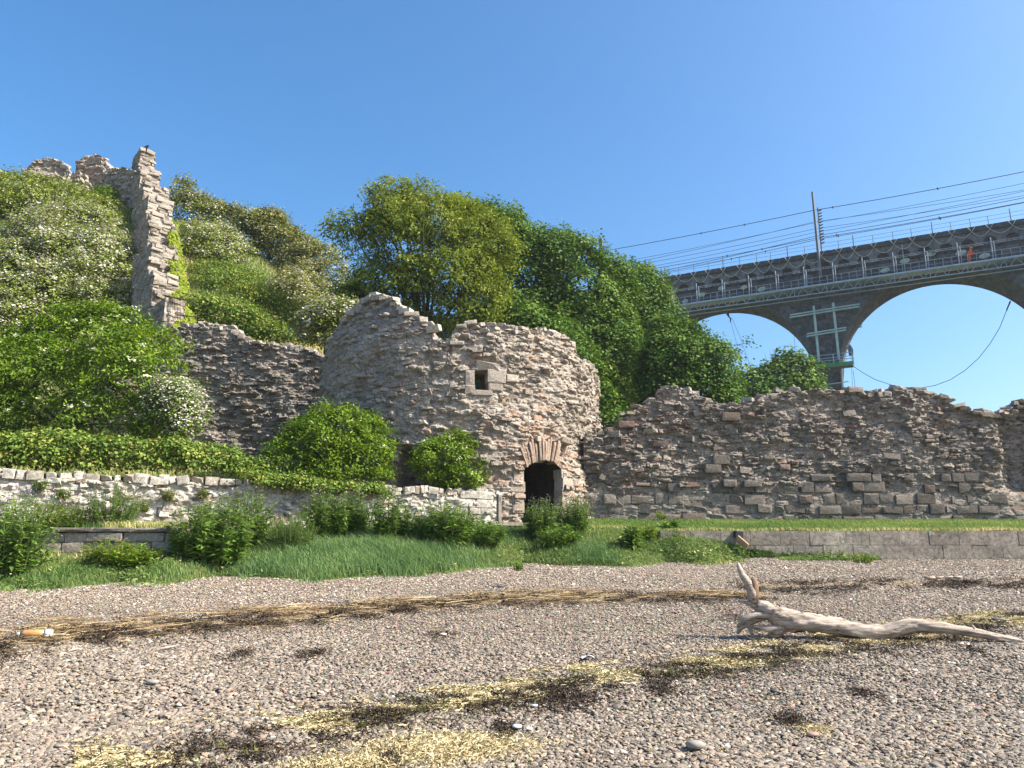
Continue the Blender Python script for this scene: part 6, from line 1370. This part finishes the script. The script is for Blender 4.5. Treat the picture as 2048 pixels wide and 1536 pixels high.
m_ = MB(); m_.tube([(-.17, 0, .045), (-.12, 0, .05), (0, 0, .05), (.09, 0, .05)], [.025, .04, .042, .04], 10, noise=.12); m_.build('body', M['amber'], ob, True)
m_ = MB(); m_.tube([(.09, 0, .05), (.13, 0, .052), (.17, .01, .05)], [.041, .043, .03], 10, noise=.2); m_.build('base', M['clear'], ob, True)
m_ = MB(); m_.tube([(-.17, 0, .045), (-.215, 0, .043)], [.022, .018], 8); m_.build('neck', M['clear'], ob, True)
def pebble_thing(label, u, v, w_, mat, nm='shell', cat='shell', hh=.45, seed=0):
    rg = np.random.RandomState(seed); p = bp(u, v); r = w_ / 2 * p.y * 1.04 / F; bm = bmesh.new(); bmesh.ops.create_icosphere(bm, subdivisions=2, radius=1)
    for v_ in bm.verts: v_.co = Vector((v_.co.x * r * 1.1, v_.co.y * r * .85, v_.co.z * r * hh)) * (1 + .18 * float(vn(v_.co.x * 1.3 + seed, v_.co.y * 1.3, v_.co.z, seed)))
    me = bpy.data.meshes.new(nm); bm.to_mesh(me); bm.free()
    for q in me.polygons: q.use_smooth = True
    o = link(nm, me, None, mat); o.location = p + Vector((0, 0, r * hh * .8 + .012)); tag(o, label, cat)
M['bigpeb'] = flat_mat('pale_grey_pebble', (.27, .24, .205), .8, .2, 30); M['pinkpeb'] = flat_mat('dusty_pink_slab', (.33, .22, .18), .9, .25, 20)
pebble_thing('round white shell below the bleached straw', 886, 1272, 12, M['shell'], seed=1)
pebble_thing('white shell lying in the big black wrack clump', 1143, 1393, 10, M['shell'], seed=2)
pebble_thing('glassy grey shell lower in the big black wrack clump', 1069, 1416, 12, M['clear'], seed=3)
pebble_thing('pale oval pebble beside a rounder one under the algae', 1034, 1460, 18, M['shell'], 'pebble', 'pebble', seed=4)
pebble_thing('pale round pebble just beside the oval one', 1058, 1464, 13, M['shell'], 'pebble', 'pebble', seed=5)
pebble_thing('large flat grey pebble alone in the middle of the shingle', 304, 1376, 22, M['bigpeb'], 'pebble', 'pebble', .4, 6)
pebble_thing('tan pebble beside the large flat grey one', 322, 1386, 14, M['pinkpeb'], 'pebble', 'pebble', .5, 7)
pebble_thing('dusty pink flat stone on the near shingle past the algae scrap', 1626, 1478, 22, M['pinkpeb'], 'pebble', 'pebble', .35, 8)
pebble_thing('big rounded grey stone near the bottom corner of the shingle', 1392, 1508, 34, M['bigpeb'], 'pebble', 'pebble', .5, 9)
pebble_thing('dark rounded stone on its own below the trunk roots', 1547, 1387, 11, M['wire'], 'pebble', 'pebble', .6, 10)
lp = bp(1176, 1321); m_ = MB(); rl = np.random.RandomState(7)
V = [lp + Vector((a_ * .032, b_ * .03, .02 + .05 * rl.uniform() * (1 - abs(a_) / 2.5))) for a_ in range(-2, 3) for b_ in range(-2, 3)]; m_.add(V, [(i * 5 + j, i * 5 + j + 1, i * 5 + j + 6, i * 5 + j + 5) for i in range(4) for j in range(4)])
tag(m_.build('plastic_scrap', M['clear'], None), 'crumpled scrap of whitish plastic sheet on open shingle', 'litter')
# ---- waymark post
M['postwood'] = flat_mat('weathered_post', (.20, .17, .14), .9, .25, 9); M['orangep'] = flat_mat('orange_paint', (.75, .16, .015), .6, .1, 9); M['whitep'] = flat_mat('white_paint', (.78, .78, .75), .6, .05, 9); M['black'] = flat_mat('black_mark', (.03, .035, .045), .7, .1, 9)
M['pale'] = flat_mat('pale_post_cap', (.5, .44, .38), .9, .2, 9)
pp_ = P(998, 1046, 21.45); wp = empty('waymark_post', pp_, 'square wooden waymark post with an orange and white plate by the doorway', 'post', rz=R_(38)); hgt = P(998, 990, 21.45).z - pp_.z; wd = .105
m_ = MB(); m_.box((0, 0, hgt / 2 - .1), (wd, wd, hgt + .2)); m_.build('post', M['postwood'], wp)
m_ = MB(); m_.box((0, 0, hgt + .012), (wd + .01, wd + .01, .035)); m_.build('cap', M['pale'], wp)
m_ = MB(); m_.box((wd / 2 + .004, 0, hgt - .12), (.008, wd * .9, .2)); m_.build('plate', M['orangep'], wp)
m_ = MB(); m_.box((wd / 2 + .0095, 0, hgt - .11), (.004, wd * .55, .075)); m_.build('plate_mark', M['whitep'], wp)
m_ = MB(); m_.box((0, -wd / 2 - .004, hgt - .12), (wd * .6, .008, .14)); m_.build('plate', M['mast'], wp)
m_ = MB(); m_.box((.008, -wd / 2 - .0095, hgt - .12), (.012, .004, .1)); m_.box((-.01, -wd / 2 - .0095, hgt - .09), (.02, .004, .012)); m_.build('plate_mark', M['black'], wp)
m_ = MB(); m_.box((.15, -.12, -.02), (1.1, .16, .1)); m_.build('foot_kerb', M['postwood'], wp)
# ---- timber stub jutting from the sea wall
tb = empty('timber_stub', P(1478, 1082, SY - .2), 'charred timber stub with a tan plank jutting from the sea wall into the grass', 'timber')
a = P(1470, 1068, SY - .15); m_ = MB(); m_.box(P(1475, 1069, SY - .16) - tb.location, (.2, .3, .17), Euler((.05, .1, .1)).to_matrix()); m_.build('beam_end', M['black'], tb)
m_ = MB(); c0, c1 = P(1474, 1076, SY - .3) - tb.location, P(1495, 1094, SY - .55) - tb.location; m_.box((c0 + c1) / 2, ((c1 - c0).length, .05, .16), (c1 - c0).to_track_quat('X', 'Z').to_matrix()); m_.build('plank', flat_mat('tan_plank', (.36, .23, .13), .9, .25, 12), tb)
# ---- iron rails on the hill by the linking wall
rl_ = empty('iron_railing', P(350, 655, 28.), 'thin rusty iron railing fixed across the foot of the stepped wall', 'railing')
def rail(pts, r, nm): m_ = MB(); m_.tube([P(*q) - rl_.location for q in pts], r, 5); m_.build(nm, M['iron'], rl_)
rail([(338, 594, 28.3), (360, 597, 28.2), (385, 603, 28.1), (396, 611, 28.)], .022, 'rail'); rail([(352, 630, 28.2), (375, 632, 28.1), (400, 635, 28.)], .022, 'rail')
for u in (345, 349, 354, 360, 366): rail([(u, 586, 28.3), (u + 1, 640, 28.2)], .009, 'bar')

# ------------------------------------------------------------------ thin summer haze between here and the viaduct
hz = MB(); hz.box((15, 34, 27.5), (196, 196, 64)); hm = bpy.data.materials.new('thin_haze'); hm.use_nodes = True; t = hm.node_tree; t.nodes.remove(t.nodes['Principled BSDF'])
pv = t.nodes.new('ShaderNodeVolumePrincipled'); pv.inputs['Color'].default_value = (.86, .92, 1, 1); pv.inputs['Density'].default_value = .0003; pv.inputs['Anisotropy'].default_value = .2
t.links.new(pv.outputs[0], t.nodes['Material Output'].inputs['Volume'])
tag(hz.build('haze', hm), kind='stuff')
